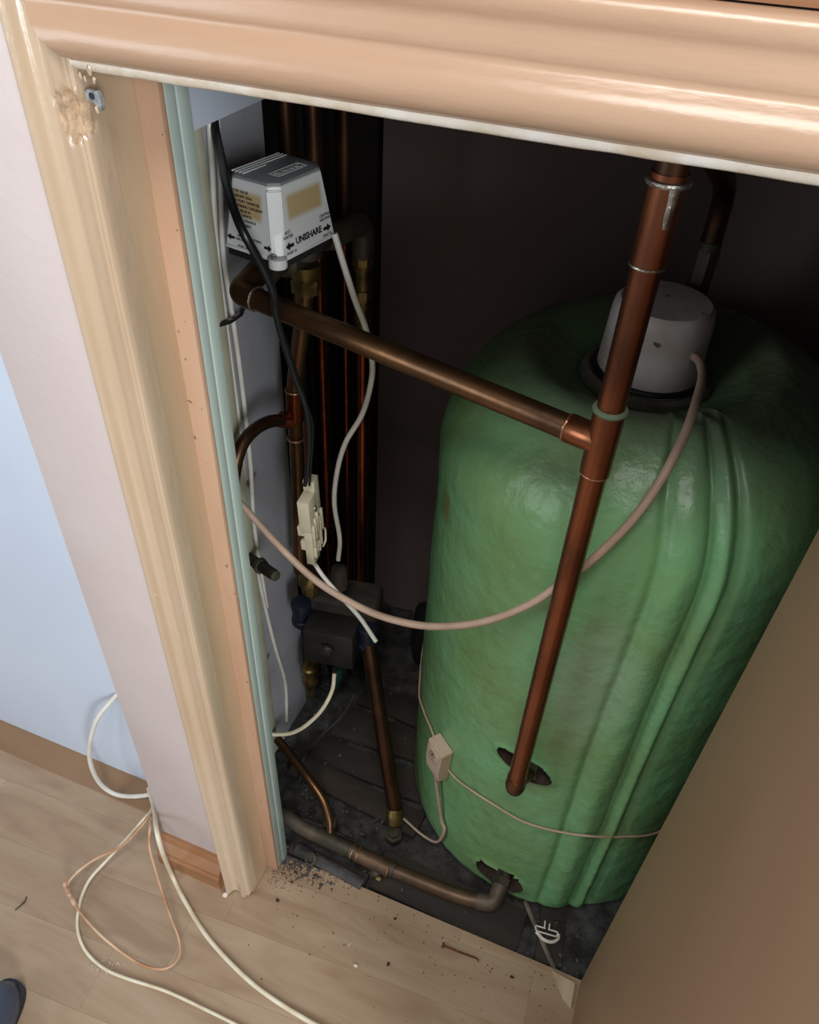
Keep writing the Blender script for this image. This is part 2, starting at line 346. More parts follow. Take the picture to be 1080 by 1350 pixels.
for k in range(nz + 1):
    row = []
    for u, y in prof:
        x = XO + (XI - XO) * u; ztop = ZO + (ZI - ZO) * u
        zb = 0.001 + 0.007 * u + 0.002 * math.sin(u * 19) + (0.010 * (u - .8) / .2 if u > 0.8 else 0)
        z = zb + (ztop - zb) * k / nz
        yy = y
        # broken-out patch of paint and wood near the mitre
        if 1.308 < z < 1.352 and 0.45 < u < 1.0:
            kk = 1.1 - ((z - 1.333) / .015) ** 2 - ((u - .84) / .26) ** 2 + .9 * mn.noise(Vector((x * 160, z * 160, 2)))
            if kk > .25: torn.add((k, len(row)))
            if kk > .15: yy = y + 0.0042 * min(1, kk + .1) + .0004 * mn.noise(Vector((x * 400, z * 400, 7)))
        row.append(bm.verts.new((x, yy, z)))
    G.append(row)
for a, c in zip(G, G[1:]):
    for j in range(len(prof) - 1): bm.faces.new((a[j], a[j + 1], c[j + 1], c[j]))
for f, (k, j) in zip(list(bm.faces), [(k, j) for k in range(nz) for j in range(len(prof) - 1)]):
    if (k, j) in torn or (k + 1, j + 1) in torn: f.material_index = 1
bm.faces.new(G[0][::-1]); bm.faces.new(G[-1]); 
for k in range(nz): bm.faces.new((G[k][0], G[k + 1][0], G[k + 1][-1], G[k][-1]))
arch = struct(bz.out('trim_2', CREAM, ang=50)); arch.data.materials.append(mat('torn_paint', srgb(190, 160, 128), srgb(170, 140, 110), 0.6, scale=90, bump=0.4, bscale=200))
# damaged latch hole at the mitre: torn recess with dark screw hole
pp = T(118, 126, y=0.4915)
m_ = M(); m_.prism([pp + Vector(q) for q in ((-.004, 0, .002), (-.001, 0, .004), (.004, 0, .003), (.007, 0, .004), (.009, 0, -.002), (.008, 0, -.009), (.004, 0, -.006), (.002, 0, -.004), (-.003, 0, -.003))], (0, .004, 0))
m_.out('torn_plaster', mat('torn_hole', srgb(112, 116, 120), srgb(158, 158, 156), 0.8, scale=160, bump=0.8), arch)
m_ = M(); m_.lathe(pp + Vector((.002, -.0004, 0)), (0, 1, 0), [(0, .0024), (.003, .002)], n=9); m_.out('screw_hole', INK, arch)
m_ = M()
for (px, py, s) in [(100, 118, .0028), (96, 108, .002), (128, 145, .0022), (118, 92, .003), (126, 88, .002), (106, 100, .0022), (112, 104, .0018), (124, 106, .002)]:
    p = T(px, py, y=0.4895); t = bmesh.new(); bmesh.ops.create_icosphere(t, subdivisions=2, radius=s)
    for v in t.verts: v.co = Vector((v.co.x * .7, v.co.y * .4, v.co.z * 1.3)) * (1 + .4 * mn.noise(v.co * 500 + Vector((px, py, 0)))) + p
    me = bpy.data.meshes.new('t'); t.to_mesh(me); m_.bm.from_mesh(me); t.free()
o = m_.out('paint_lump', CREAM, arch); o['kind'] = 'stuff'
# header architrave
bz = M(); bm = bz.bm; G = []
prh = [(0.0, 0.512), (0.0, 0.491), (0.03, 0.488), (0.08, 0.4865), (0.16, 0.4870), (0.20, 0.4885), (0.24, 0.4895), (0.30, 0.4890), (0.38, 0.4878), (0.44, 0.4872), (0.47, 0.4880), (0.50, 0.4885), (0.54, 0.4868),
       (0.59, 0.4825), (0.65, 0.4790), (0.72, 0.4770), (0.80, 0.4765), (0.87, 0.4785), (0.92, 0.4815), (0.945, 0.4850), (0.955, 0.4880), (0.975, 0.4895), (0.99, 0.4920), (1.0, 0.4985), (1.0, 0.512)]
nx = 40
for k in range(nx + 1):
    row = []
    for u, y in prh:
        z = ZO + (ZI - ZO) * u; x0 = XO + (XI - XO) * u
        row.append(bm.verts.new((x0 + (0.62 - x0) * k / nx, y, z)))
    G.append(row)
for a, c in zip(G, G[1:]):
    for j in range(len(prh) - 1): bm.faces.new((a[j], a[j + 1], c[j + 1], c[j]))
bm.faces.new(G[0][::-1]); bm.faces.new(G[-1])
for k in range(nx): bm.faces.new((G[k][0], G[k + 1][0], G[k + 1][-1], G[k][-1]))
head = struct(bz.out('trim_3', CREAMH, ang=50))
m_ = M()
pts = [(XI - 0.002 + 0.02 * i, 0.4935 + random.uniform(-.0003, .0003), ZI + 0.0003 + random.uniform(-.0003, .0003)) for i in range(53)]
m_.tube(catmull(pts, 2), 0.0048, 10); m_.out('paint_bead', WHITEP, head)
p = T(135, 63, y=0.483); m_ = M(); m_.lathe(p + Vector((0, .0045, 0)), (0, -1, 0), [(0, .0065), (.0012, .006), (.0016, .004), (.0017, .001)], n=12); m_.out('filler_spot', WHITEP, head)
# lining of the opening
struct(M().box((-0.47, 0.500, 0.004), (-0.4375, 0.5495, 1.372)).out('trim_4', TAN, smooth=False))
struct(M().box((-0.4695, 0.5500, 0.008), (-0.4155, 0.5575, 1.40), bev=0.0010).out('trim_5', PEACH))
m_ = struct(M().box((-0.469, 0.5582, 0.005), (-0.4158, 0.5725, 1.40), bev=0.0012).out('trim_6', GREENP))
struct(M().box((-0.469, 0.5732, 0.002), (-0.4150, 0.590, 1.40), bev=0.0012).out('trim_7', GREENP))
struct(M().box((-0.436, 0.513, 1.371), (0.62, 0.60, 1.40)).out('trim_8', TAN, smooth=False))
# wall and upper cupboard above header
struct(M().box((-0.628, 0.510, 1.4390), (-0.5995, 0.6115, 2.3)).out('wall_upper', PINK, smooth=False))
struct(M().box((-0.599, 0.5125, 1.4400), (0.70, 0.56, 1.447)).out('trim_9', BROWNW, smooth=False))
struct(M().box((-0.599, 0.513, 1.447), (0.70, 0.60, 2.3)).out('wall_above_cupboard', mat('brown_upper_front', srgb(128, 92, 64), srgb(140, 102, 72), 0.5, scale=4), smooth=False))
# right side: frame hidden by the door, and the open door itself
struct(M().box((0.180, 0.512, 0.0), (0.26, 0.60, 1.371)).out('shade_strip0', TAN, smooth=False))
struct(M().box((0.2605, 0.512, 0.0), (1.2, 0.60, 1.439)).out('wall_right_front', PINK, smooth=False))
door = struct(M().box((0.161, 0.022, 0.004), (0.196, 0.583, 1.362), bev=0.0012).out('door_1', DOORM), 'plain brown cupboard door standing wide open')
m_ = M(); m_.lathe((0.161, 0.08, 0.75), (-1, 0, 0), [(0, .012), (.004, .012), (.006, .006), (.018, .006), (.024, .014), (.03, .014), (.033, .008)], n=20)
m_.out('door_knob', STEEL, door)
# closet interior
struct(M().box((-0.60, 0.600, -0.06), (-0.553, 0.935, 1.245)).out('wall_left', GREYW, smooth=False))
struct(M().box((-0.60, 0.600, 1.2455), (-0.534, 0.937, 2.3), bev=0.001).out('wall_left_boxing', mat('bluish_white_board', srgb(222, 228, 240), srgb(228, 234, 244), 0.3, scale=3)))
struct(M().box((-0.80, 0.938, -0.06), (-0.70, 1.30, 2.3)).out('wall_pipe_recess', SHADEW, smooth=False))
struct(M().box((-0.70, 0.9355, -0.06), (-0.601, 0.945, 2.3)).out('wall_recess_return', SHADEW, smooth=False))
struct(M().box((-0.535, 1.29, -0.06), (0.75, 1.33, 2.3), bev=0.002).out('wall_back', BACKW))
struct(M().box((-0.80, 1.3305, -0.06), (0.75, 1.36, 2.3)).out('wall_back_corner', SHADEW, smooth=False))
struct(M().box((0.62, 0.6005, -0.06), (0.66, 1.289, 2.3)).out('wall_right', BACKW, smooth=False))
struct(M().box((-0.80, 0.601, 2.301), (0.75, 1.36, 2.33)).out('ceiling', BACKW, smooth=False))
# dirty closet floor: dusty ground with boards
b = M(); bm = b.bm; nx, ny = 150, 90; V = []
import mathutils.noise as mn
for j in range(ny + 1):
    row = []
    for i in range(nx + 1):
        x = -0.80 + 1.42 * i / nx; y = 0.590 + 0.74 * j / ny
        z = -0.030 + 0.010 * mn.noise(Vector((x * 14, y * 14, 0))) + 0.006 * mn.noise(Vector((x * 45, y * 45, 3))) + 0.004 * mn.noise(Vector((x * 110, y * 110, 5)))
        if x < -0.30 and y < 0.68: z += 0.012
        if x > 0.07: z += 0.010
        row.append(bm.verts.new((x, y, z)))
    V.append(row)
for j in range(ny):
    for i in range(nx): bm.faces.new((V[j][i], V[j][i + 1], V[j + 1][i + 1], V[j + 1][i]))
cf = struct(b.out('closet_floor', DUST))
def board(x0, x1, y0, y1, z, rz=0, mt=BOARD, th=0.014, rx=0):
    c = Vector(((x0 + x1) / 2, (y0 + y1) / 2, z)); mx = Matrix.Translation(c) @ Euler((rx, 0, rz)).to_matrix().to_4x4()
    hx, hy = (x1 - x0) / 2, (y1 - y0) / 2
    o = M().box((-hx, -hy, -th), (hx, hy, 0), mx=mx, bev=0.0015).out('floorboard', mt, cf); return o
board(-0.245, 0.045, 0.593, 0.672, -0.012, rz=-0.03)
board(-0.42, -0.255, 0.592, 0.618, -0.006, rz=-0.02)
board(-0.50, -0.20, 0.735, 0.79, -0.012, rz=-0.1)
board(-0.50, -0.18, 0.80, 0.86, -0.020, rz=-0.02)
board(-0.46, -0.21, 0.875, 0.95, -0.010, rz=0.05)
board(-0.44, -0.24, 0.965, 1.03, -0.016, rz=-0.04)
board(0.072, 0.12, 0.593, 0.70, -0.010, rz=0.12)
a = T(692, 1188, z=-0.01); c = T(733, 1284, z=-0.01)
m_ = M(); m_.tube([a, c + (c - a) * 0.02], 0.0045, 6, flat=0.7); m_.out('batten', mat('grey_batten', srgb(120, 108, 94), srgb(88, 78, 66), 0.8, scale=30), cf)
# pale sliver of threshold wood beside the door foot
q = [T(727, 1280, z=0.001), T(758, 1297, z=0.001), T(752, 1330, z=0.001), T(742, 1318, z=0.001)]
m_ = M(); m_.prism([tuple(v) for v in q], (0, 0, 0.003)); struct(m_.out('shade_strip1', mat('pale_splinter', srgb(206, 186, 160), srgb(168, 140, 110), 0.6, scale=30, stretch=(1, .2, 1)), smooth=False))

# ------------------------------------------------------------------ hot water cylinder
C = Vector((0.010, 0.955, 0)); R = 0.285
tank = thing('hot_water_cylinder', 'large green foam-covered domed hot water cylinder filling the cupboard', 'water tank', (C.x, C.y, 0.0))
def tprof(z):      # radius as a function of height
    z0, z1, zt = 0.03, 0.85, 1.045
    if z < z0: return R - 0.03 * (1 - math.sqrt(max(0, 1 - ((z0 - z) / z0) ** 2)))
    if z <= z1: return R
    q = (z - z1) / (zt - z1); return R * max(0.0, 1 - q ** 2.15) ** (1 / 2.15)
def tsurf(phi, z, off=0.0):
    """phi: 0 = facing the door opening, positive to the right"""
    r = tprof(z) + off; a = math.radians(phi)
    return Vector((C.x + math.sin(a) * r, C.y - math.cos(a) * r, z))
def groove(phi, z):
    d = 0.0
    fade = min(1, max(0, (z - 0.0) / 0.05)) * (1 if z < 1.02 else max(0, (1.05 - z) / .03))
    for c, wd, dp in ((9.8 - 2.2 * max(0, z - .9) / .1 + .4 * math.sin(z * 9), 1.5, 0.0060), (21.3 - 1.5 * max(0, z - .9) / .1 + .6 * math.sin(z * 7), 1.35, 0.0110), (27.6 + .5 * math.sin(z * 8), 1.5, 0.0085)):
        d -= dp * math.exp(-((phi - c) / wd) ** 2)
    d += 0.0080 * math.exp(-((phi - 15.5) / 4.0) ** 2) + 0.0070 * math.exp(-((phi - 24.6) / 1.6) ** 2)
    return d * fade
H1 = T(693, 1012, y=0.672); H2 = T(660, 1157, y=0.672)
b = M(); bm = b.bm; zs = [0.001]
while zs[-1] < 0.86:
    z = zs[-1]; zs.append(z + (0.0022 if z < 0.085 or 0.395 < z < 0.48 else 0.007))
zs += [0.861 + 0.184 * math.sin(k / 56 * math.pi / 2) for k in range(1, 57)]
phis = []; p_ = -180.0
while p_ < 180 - .2: phis.append(p_); p_ += 0.4 if -30 <= p_ < 34 else 2.0
nz_, nph = len(zs) - 1, len(phis)
G = []; inner = set()
for k, z in enumerate(zs):
    row = []
    for j in range(nph):
        phi = phis[j]
        off = groove(phi, z) + 0.0022 * mn.noise(Vector((phi * .05, z * 7, 0))) + 0.0012 * mn.noise(Vector((phi * .25, z * 28, 4)))
        p = tsurf(phi, z, 0); dr = 0
        # foam cut away around the two low connections
        for Hc, ax, az_, tilt, dp in ((H1, 0.045, 0.0215, -0.22, 0.028), (H2, 0.046, 0.027, -0.10, 0.036)):
            if abs(phi) < 40 and z < 0.6:
                u = p.x - Hc.x; v = z - Hc.z; uu = u * math.cos(tilt) + v * math.sin(tilt); vv = -u * math.sin(tilt) + v * math.cos(tilt)
                e = (uu / ax) ** 2 + (vv / az_) ** 2 + 0.45 * mn.noise(Vector((u * 28, v * 28, 9)))
                if e < 1.0: dr = -dp; inner.add((k, j))
                elif e < 1.8: dr = max(dr, 0.0035 * (1.8 - e) / .8)
        cd = math.hypot(p.x + .014, p.y - .945)
        q = tsurf(phi, z, (off if tprof(z) > 0.08 else 0) + dr); q.z -= 0.066 * (lambda k: k * k * (3 - 2 * k))(max(0, min(1, (0.17 - cd) / .10))) if z > .9 else 0; row.append(bm.verts.new(q))
    G.append(row)
for k in range(nz_):
    for j in range(nph):
        f = bm.faces.new((G[k][j], G[k][(j + 1) % nph], G[k + 1][(j + 1) % nph], G[k + 1][j]))
        if any(x in inner for x in ((k, j), (k + 1, j), (k, (j + 1) % nph), (k + 1, (j + 1) % nph))): f.material_index = 1
bm.faces.new(G[0][::-1]); bm.faces.new(G[-1])
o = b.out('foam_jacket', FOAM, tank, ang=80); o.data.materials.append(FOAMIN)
# boss connections
d_ = Vector((0.25, 1, 0)).normalized()
# immersion heater cover
cc = Vector((-0.014, 0.945, 0.972))
m_ = M(); m_.lathe(cc + Vector((0, 0, -.004)), (0, 0, 1), [(0, 0.0665), (0.012, 0.0665), (0.095, 0.0625), (0.108, 0.0605), (0.114, 0.055), (0.1145, 0.0)], n=48, closed=False)
m_.out('heater_cover', CAPM, tank)
m_ = M(); m_.torus(cc + Vector((0, 0, 0.016)), (0, 0, 1), 0.0680, 0.0040, 48); m_.out('gasket', BLACKC, tank)
m_ = M(); m_.torus(cc + Vector((0, 0, .004)), (0, 0, 1), 0.077, 0.010, 48)
m_.out('foam_collar', mat('grey_foam_collar', srgb(96, 92, 80), srgb(120, 118, 104), 0.8, scale=30, bump=0.8), tank)
# strap wire round the jacket with thermostat
def th(px, py, off=0.002):
    lo, best = 0, None
    r = Vector(((px - 540) / FPX, (py - 675) / FPX, 1)); d = Vector((r.dot(CX), r.dot(CY), -r.dot(CD)))
    o = Vector((0, 0, CAMZ)); t = 0.4; bestd = 9
    while t < 2.2:
        p = o + d * t; rr = math.hypot(p.x - C.x, p.y - C.y); e = rr - (tprof(min(1.06, max(0, p.z))) + off + max(0, groove(math.degrees(math.atan2(p.x - C.x, C.y - p.y)), p.z)))
        if p.z < 1.06 + off and e <= 0: return p
        if e < bestd: bestd = e; best = p.copy()
        t += 0.0008
    return C + Vector((0, 0, best.z)) + (best - C - Vector((0, 0, best.z))).normalized() * (tprof(best.z) + off)
sw = thing('thermostat_strap', 'thin cream wire strap drawn round the green cylinder low down', 'wire', (C.x, C.y - R, 0.25))
W_ = [tsurf(-150, .36, .003), tsurf(-120, .36, .003), tsurf(-90, .35, .003)] + [th(*q, 0.0030) for q in [(553, 905), (558, 935), (569, 962), (582, 1000)]] 
W2 = [th(*q, 0.0035) for q in [(600, 1025), (625, 1044), (655, 1063), (690, 1083), (730, 1095), (775, 1102), (820, 1103), (868, 1097)]]
m_ = M(); m_.tube(catmull(W_ + W2 + [tsurf(62, W2[-1].z, .003), tsurf(90, .26, .003)], 6), 0.0019, 8); m_.out('wire', PEACHC, sw)
# thermostat: small box strapped to the jacket
tp = thing('cylinder_thermostat', 'small pinkish beige thermostat box strapped to the green cylinder', 'thermostat', th(587, 1000))
pb = th(586, 995, 0.0); phi = math.degrees(math.atan2(pb.x - C.x, -(pb.y - C.y)))
a = math.radians(phi); nrm = Vector((math.sin(a), -math.cos(a), 0)); tan = Vector((math.cos(a), math.sin(a), 0))
mx = Matrix((tan, -nrm, Vector((0, 0, 1)))).transposed().to_4x4(); mx.translation = pb
# local axes: x tangent, -y outward, z up
mx = mx @ Euler((0, 0.05, 0)).to_matrix().to_4x4()
m_ = M(); m_.prism([(-.021, 0, -.046), (-.021, -.020, -.046), (-.021, -.024, -.010), (-.021, -.024, .042), (-.021, 0, .042)], (.042, 0, 0), mx)
bmesh.ops.bevel(m_.bm, geom=m_.bm.edges[:], offset=0.0015, segments=2, affect='EDGES'); body = m_.out('housing', PINKB, tp)
m_ = M(); m_.box((-.014, -.0252, .004), (.014, -.0235, .034), mx=mx, bev=0.0006); m_.out('dial_plate', PINKB, tp)
m_ = M(); m_.torus(mx @ Vector((-.002, -.0254, .020)), mx.to_3x3() @ Vector((0, 1, 0)), .0065, .0005, 20, 6); m_.lathe(mx @ Vector((-.002, -.025, .020)), mx.to_3x3() @ Vector((0, -1, 0)), [(0, .0022), (.001, .002), (.0011, .001)], n=14); m_.out('setting_dial', INK, tp)
m_ = M()
for k in range(4): m_.box((-.012 + .006 * k, -.0244, -.003), (-.0100 + .006 * k, -.0232, -.0015), mx=mx)
m_.out('scale_marks', INK, tp)
pe = mx @ Vector((-.002, -.010, -.046))
tc_ = tag(M().tube(catmull([pe, pe + Vector((.0, -.003, -.012)), T(582, 1078, y=pe.y - .012), T(586, 1095, y=pe.y - .02), T(576, 1110, y=pe.y - .02), T(556, 1100, y=pe.y - .005), T(532, 1079, y=pe.y + .01)], 8), lambda t: 0.0036 if t < .62 else 0.0026, 10).out('thermostat_flex', PEACHC), 'short beige flex hanging in a hook below the thermostat box', 'cable')

# ------------------------------------------------------------------ front copper pipework (riser, branch and outlet soldered together)
px_, py_ = -0.0310, 0.625; zb, zt_ = 0.452, 1.325
pw = thing('copper_riser', 'bright brown copper riser with tee branch crossing in front of green cylinder', 'pipe', (px_, py_, zb))
m_ = M(); m_.tube([(px_, py_, zb + .006), (px_, py_, zt_ - .03)], 0.0128, 28); m_.out('riser_pipe', COPPER, pw)
zt = 1.076
pe = Vector((-0.452, 0.722, 1.085)); ps = Vector((px_, py_, zt)); dv = (pe - ps).normalized()
m_ = M(); m_.tube([ps + dv * .02, pe], 0.0128, 28); m_.out('branch_pipe', COPPERD, pw)
m_ = M(); m_.lathe((px_, py_, zt - .036), (0, 0, 1), [(0, .0131), (.001, .0146), (.008, .0148), (.064, .0148), (.071, .0146), (.072, .0131)], n=28, closed=False)
m_.lathe(ps, dv, [(.004, .0142), (.034, .0146), (.036, .0130)], n=28, closed=False); m_.out('tee_fitting', COPPER, pw)
for z, mt in ((zt - .036, SOLDERC), (zt + .036, GREENCAP)):
    m_ = M(); m_.torus((px_, py_, z), (0, 0, 1), .0134, .0013 if mt is SOLDERC else .0032, 28); m_.out('solder_ring' if mt is SOLDERC else 'verdigris_collar', mt, pw)
m_ = M(); m_.torus(ps + dv * .036, dv, .0134, .0013, 28); m_.out('solder_ring', SOLDERC, pw)
# bottom elbow into the cylinder boss
m_ = M(); tb = Vector((-0.012, 0.69, zb + .012))
m_.tube([(px_, py_, zb + .03), (px_, py_, zb + .012)], .0143, 28)
m_.lathe((px_, py_, zb + .014), (0, 0, -1), [(0, .0143), (.004, .0150), (.009, .0143), (.016, .0128), (.021, .0085), (.022, .003)], n=28)
m_.out('end_elbow', COPPERD, pw)
m_ = M(); m_.tube([(px_, py_ + .002, zb + .012), (px_ + .010, py_ + .03, zb - .002), (px_ + .022, 0.705, zb - .010)], .0120, 20); m_.out('boss_pipe', COPPERK, pw)
m_ = M(); m_.lathe((px_ + .0105, py_ + .032, zb - .003), (.15, 1, -.1), [(0, .0165), (.014, .0165), (.0145, .013), (.020, .013)], n=6); m_.out('union_nut', BRONZE, pw)
# top: fitting with silver solder, then elbow back to the cylinder's outlet
m_ = M(); m_.tube([(px_, py_, zt_ - .075), (px_, py_, zt_ - .005)], .0144, 28); m_.out('top_coupling', COPPER, pw)
for z, r_, h_ in ((zt_ - .076, .0140, .0018), (zt_ - .012, .0150, .0035)):
    m_ = M(); m_.torus((px_, py_, z), (0, 0, 1), r_, h_ * .7, 28); m_.out('solder_ring', SOLDER, pw)
m_ = M(); pts = [Vector((px_ + .0147 * math.sin(t) , py_ - .0147 * math.cos(t), z)) for t, z in ((.5, zt_ - .013), (.5, zt_ - .022), (.45, zt_ - .034), (.5, zt_ - .042))]
m_.tube(pts, lambda t: .0050 - .0022 * t, 10, flat=.5); m_.out('solder_run', SOLDER, pw)
O1 = T(928, 350, y=1.03); O0 = Vector((O1.x, O1.y, 0.99))
m_ = M(); Ot = Vector((O1.x, O1.y, T(940, 258, y=1.03).z))
path = fillet([(px_, py_, zt_ - .01), (px_, py_, zt_ + .028), (px_ + .001, py_ + .12, zt_ + .005), (O1.x, O1.y, Ot.z + .012), (O1.x, O1.y, O1.z)], .055, 12)
m_.tube(path, .0128, 24); m_.out('outlet_pipe', COPPERK, pw)
m_ = M(); m_.tube([(O1.x, O1.y, O1.z + .022), O0], .0150, 6); m_.lathe((O1.x, O1.y, O1.z + .02), (0, 0, 1), [(0, .014), (.012, .0142), (.013, .012)], n=24); m_.out('outlet_union', BRONZE, pw)
# left end elbow of the branch turning back to the valve
ve = Vector((-0.478, 0.760, 1.092))
m_ = M(); m_.tube(fillet([pe - dv * .005 * -1, pe + dv * .028, Vector((-0.474, 0.775, 1.098))], .022, 10), .0150, 24); m_.out('branch_elbow', COPPERD, pw)
m_ = M(); m_.torus(pe + dv * .001, dv, .0140, .0014, 28); m_.out('solder_ring', SOLDER, pw)

# ------------------------------------------------------------------ motorised valve with actuator box
mv = thing('motorised_valve', 'bronze three port valve under a grey-white motor box on the left wall', 'valve', (-0.455, 0.80, 1.09))
vb = Vector((-0.447, 0.835, 1.095))
m_ = M(); m_.lathe(Vector((-0.470, 0.777, 1.095)), (0.10, 1, -.04), [(0, .0165), (.006, .0175), (.012, .0165), (.014, .014), (.03, .014), (.034, .021), (.075, .023), (.088, .016), (.11, .0145), (.128, .0145), (.130, .017), (.15, .017)], n=20)
m_.lathe(vb + Vector((0, 0, .0)), (0, 0, 1), [(0, .02), (.03, .021), (.045, .021)], n=16)
m_.out('valve_body', BRONZE, mv)
m_ = M(); m_.lathe(vb + Vector((-.003, .002, -.012)), (0.0, 0, -1), [(0, .019), (.02, .018), (.024, .0145), (.04, .0142)], n=20)
m_.lathe(vb + Vector((-.003, .002, -.030)), (0, 0, -1), [(0, .0195), (.018, .0195)], n=6); m_.out('valve_nut', BRASS, mv)
# actuator box
A0 = Vector((-0.411, 0.709, 1.14)); ex = Vector((0.0, 0, 0)); yaw = math.atan2(0.102, 0.020) - math.pi / 2   # local y axis along the right face
bx = Matrix.Translation(A0) @ Matrix.Rotation(yaw, 4, 'Z')
W0, L0, H0 = 0.083, 0.104, 0.080; ti = 0.0085
# local: x from -W0 (left) to 0 (front corner), y from 0 to L0, z from 0 to H0; walls taper inwards
ch0, ch1 = 0.011, 0.009
def ring(z, t, c):
    x0, x1, y0, y1 = -W0 + t, -t, t, L0 - t
    return [(x0 + c, y0, z), (x1 - c, y0, z), (x1, y0 + c, z), (x1, y1 - c, z), (x1 - c, y1, z), (x0 + c, y1, z), (x0, y1 - c, z), (x0, y0 + c, z)]
m_ = M(); lev = [(0, 0, .0045), (.004, 0.0005, .006), (0.0755, ti, .0095)]
rr = [[m_.bm.verts.new(bx @ Vector(p)) for p in ring(*l)] for l in lev]
for A, B in zip(rr, rr[1:]):
    for j in range(8): m_.bm.faces.new((A[j], A[(j + 1) % 8], B[(j + 1) % 8], B[j]))
m_.bm.faces.new(rr[0][::-1]); m_.bm.faces.new(rr[-1]); bmesh.ops.bevel(m_.bm, geom=[e for e in m_.bm.edges], offset=.0007, segments=2, affect='EDGES')
act = m_.out('actuator_cover', BOXW, mv)
m_ = M(); lev = [(.0757, ti + .0003, .0095), (.0785, ti + .001, .0098), (.0800, ti + .0035, .0105)]
rr = [[m_.bm.verts.new(bx @ Vector(p)) for p in ring(*l)] for l in lev]
for A, B in zip(rr, rr[1:]):
    for j in range(8): m_.bm.faces.new((A[j], A[(j + 1) % 8], B[(j + 1) % 8], B[j]))
m_.bm.faces.new(rr[0][::-1]); m_.bm.faces.new(rr[-1]); m_.out('lid_plate', BOXG, act)
for k, (x0, l1) in enumerate(((-.070, .090), (-.065, .090), (-.060, .090), (-.055, .05))):
    m_ = M(); m_.box((x0 , .0125, .0800), (x0 + .0018, l1, .0813), mx=bx, bev=.0004); m_.out('lid_rib', BOXW, act)
# raised frame with lettering on the lid
fx0, fx1, fy0, fy1 = -.034, -.020, .030, .078
m_ = M()
for q in (((fx0, fy0), (fx1, fy0 + .0009)), ((fx0, fy1 - .0009), (fx1, fy1)), ((fx0, fy0), (fx0 + .0009, fy1)), ((fx1 - .0009, fy0), (fx1, fy1))):
    m_.box((q[0][0], q[0][1], .0799), (q[1][0], q[1][1], .0806), mx=bx)
m_.out('lid_frame', BOXW, act)
text('SUNVIC', .0125, bx @ Matrix.Translation(((fx0 + fx1) / 2 + .0045, (fy0 + fy1) / 2, .0801)) @ Matrix.Rotation(math.pi / 2, 4, 'Z'), BOXW, act, ext=.0004)
# right face frame: text along +y, up z, on plane x = -t(z)
def facemx(side, u, v):
    lean = math.atan2(ti - .0005, .0715)
    if side == 'R':
        base = Matrix.Translation((-.0005 - (v - .004) * math.tan(lean) + .0003, u, v)) @ Matrix.Rotation(-lean, 4, 'Y') @ Matrix((Vector((0, 0, 1)), Vector((1, 0, 0)), Vector((0, 1, 0)))).to_4x4()
    else:
        base = Matrix.Translation((u, .0005 + (v - .004) * math.tan(lean) - .0003, v)) @ Matrix.Rotation(-lean, 4, 'X') @ Matrix((Vector((1, 0, 0)), Vector((0, 0, -1)), Vector((0, 1, 0)))).to_4x4()
    return bx @ base
text('UNISHARE', .0098, facemx('R', .053, .0125) @ Matrix.Shear('XZ', 4, (0, 0)), INK, act, bold=.0003)
def arrow(side, u, v, s, sc=1.0):
    mxx = facemx(side, u, v); pts = [(0, .0018), (s * .007, .0018), (s * .007, .0045), (s * .0135, 0), (s * .007, -.0045), (s * .007, -.0018), (0, -.0018)]
    b_ = M(); b_.prism([(p[0] * sc, p[1] * sc, 0) for p in pts], (0, 0, .0003), mxx); b_.out('arrow_print', INK, act, smooth=False)
arrow('R', .026, .014, -1); arrow('R', .079, .014, 1)
text('HOT\nWATER', .0048, facemx('R', .0185, .0270), INK, act); text('PORT A', .0046, facemx('R', .0215, .0050), INK, act)
text('CENTRAL\nHEATING', .0044, facemx('R', .084, .0275), INK, act); text('PORT B', .0046, facemx('R', .085, .0050), INK, act)
# aged brown patch and small print
STAIN = mat('heat_browned_plastic', srgb(186, 160, 112), srgb(200, 184, 150), 0.4, scale=35)
def brown_patch(mt, c, ax, ay, az_, hw, hh):
    nt = mt.node_tree; N = nt.nodes; L = nt.links; b = N['Principled BSDF']; prev = b.inputs['Base Color'].links[0].from_socket
    tc = N.new('ShaderNodeTexCoord'); sb = N.new('ShaderNodeVectorMath'); sb.operation = 'SUBTRACT'; sb.inputs[1].default_value = c; L.new(tc.outputs['Object'], sb.inputs[0])
    o = None
    for v, h, f in ((ax, hw, .004), (ay, hh, .004), (az_, .012, .002)):
        d = N.new('ShaderNodeVectorMath'); d.operation = 'DOT_PRODUCT'; d.inputs[1].default_value = v; L.new(sb.outputs[0], d.inputs[0])
        a = N.new('ShaderNodeMath'); a.operation = 'ABSOLUTE'; L.new(d.outputs['Value'], a.inputs[0])
        mr = N.new('ShaderNodeMapRange'); mr.interpolation_type = 'SMOOTHSTEP'; mr.inputs['From Min'].default_value = h - f; mr.inputs['From Max'].default_value = h + f; mr.inputs['To Min'].default_value = 1; mr.inputs['To Max'].default_value = 0; L.new(a.outputs[0], mr.inputs[0])
        if o is None: o = mr.outputs[0]
        else:
            m = N.new('ShaderNodeMath'); m.operation = 'MULTIPLY'; L.new(o, m.inputs[0]); L.new(mr.outputs[0], m.inputs[1]); o = m.outputs[0]
    mx_ = N.new('ShaderNodeMixRGB'); L.new(o, mx_.inputs[0]); L.new(prev, mx_.inputs[1]); mx_.inputs[2].default_value = srgb(184, 160, 116); L.new(mx_.outputs[0], b.inputs['Base Color'])
COVERM = mat('browned_white_plastic', srgb(208, 207, 203), srgb(216, 215, 211), 0.38, scale=8)
r3 = bx.to_3x3(); og = Vector(mv.location)
vx, vy, vz = r3 @ Vector((1, 0, 0)), r3 @ Vector((0, 1, 0)), Vector((0, 0, 1))
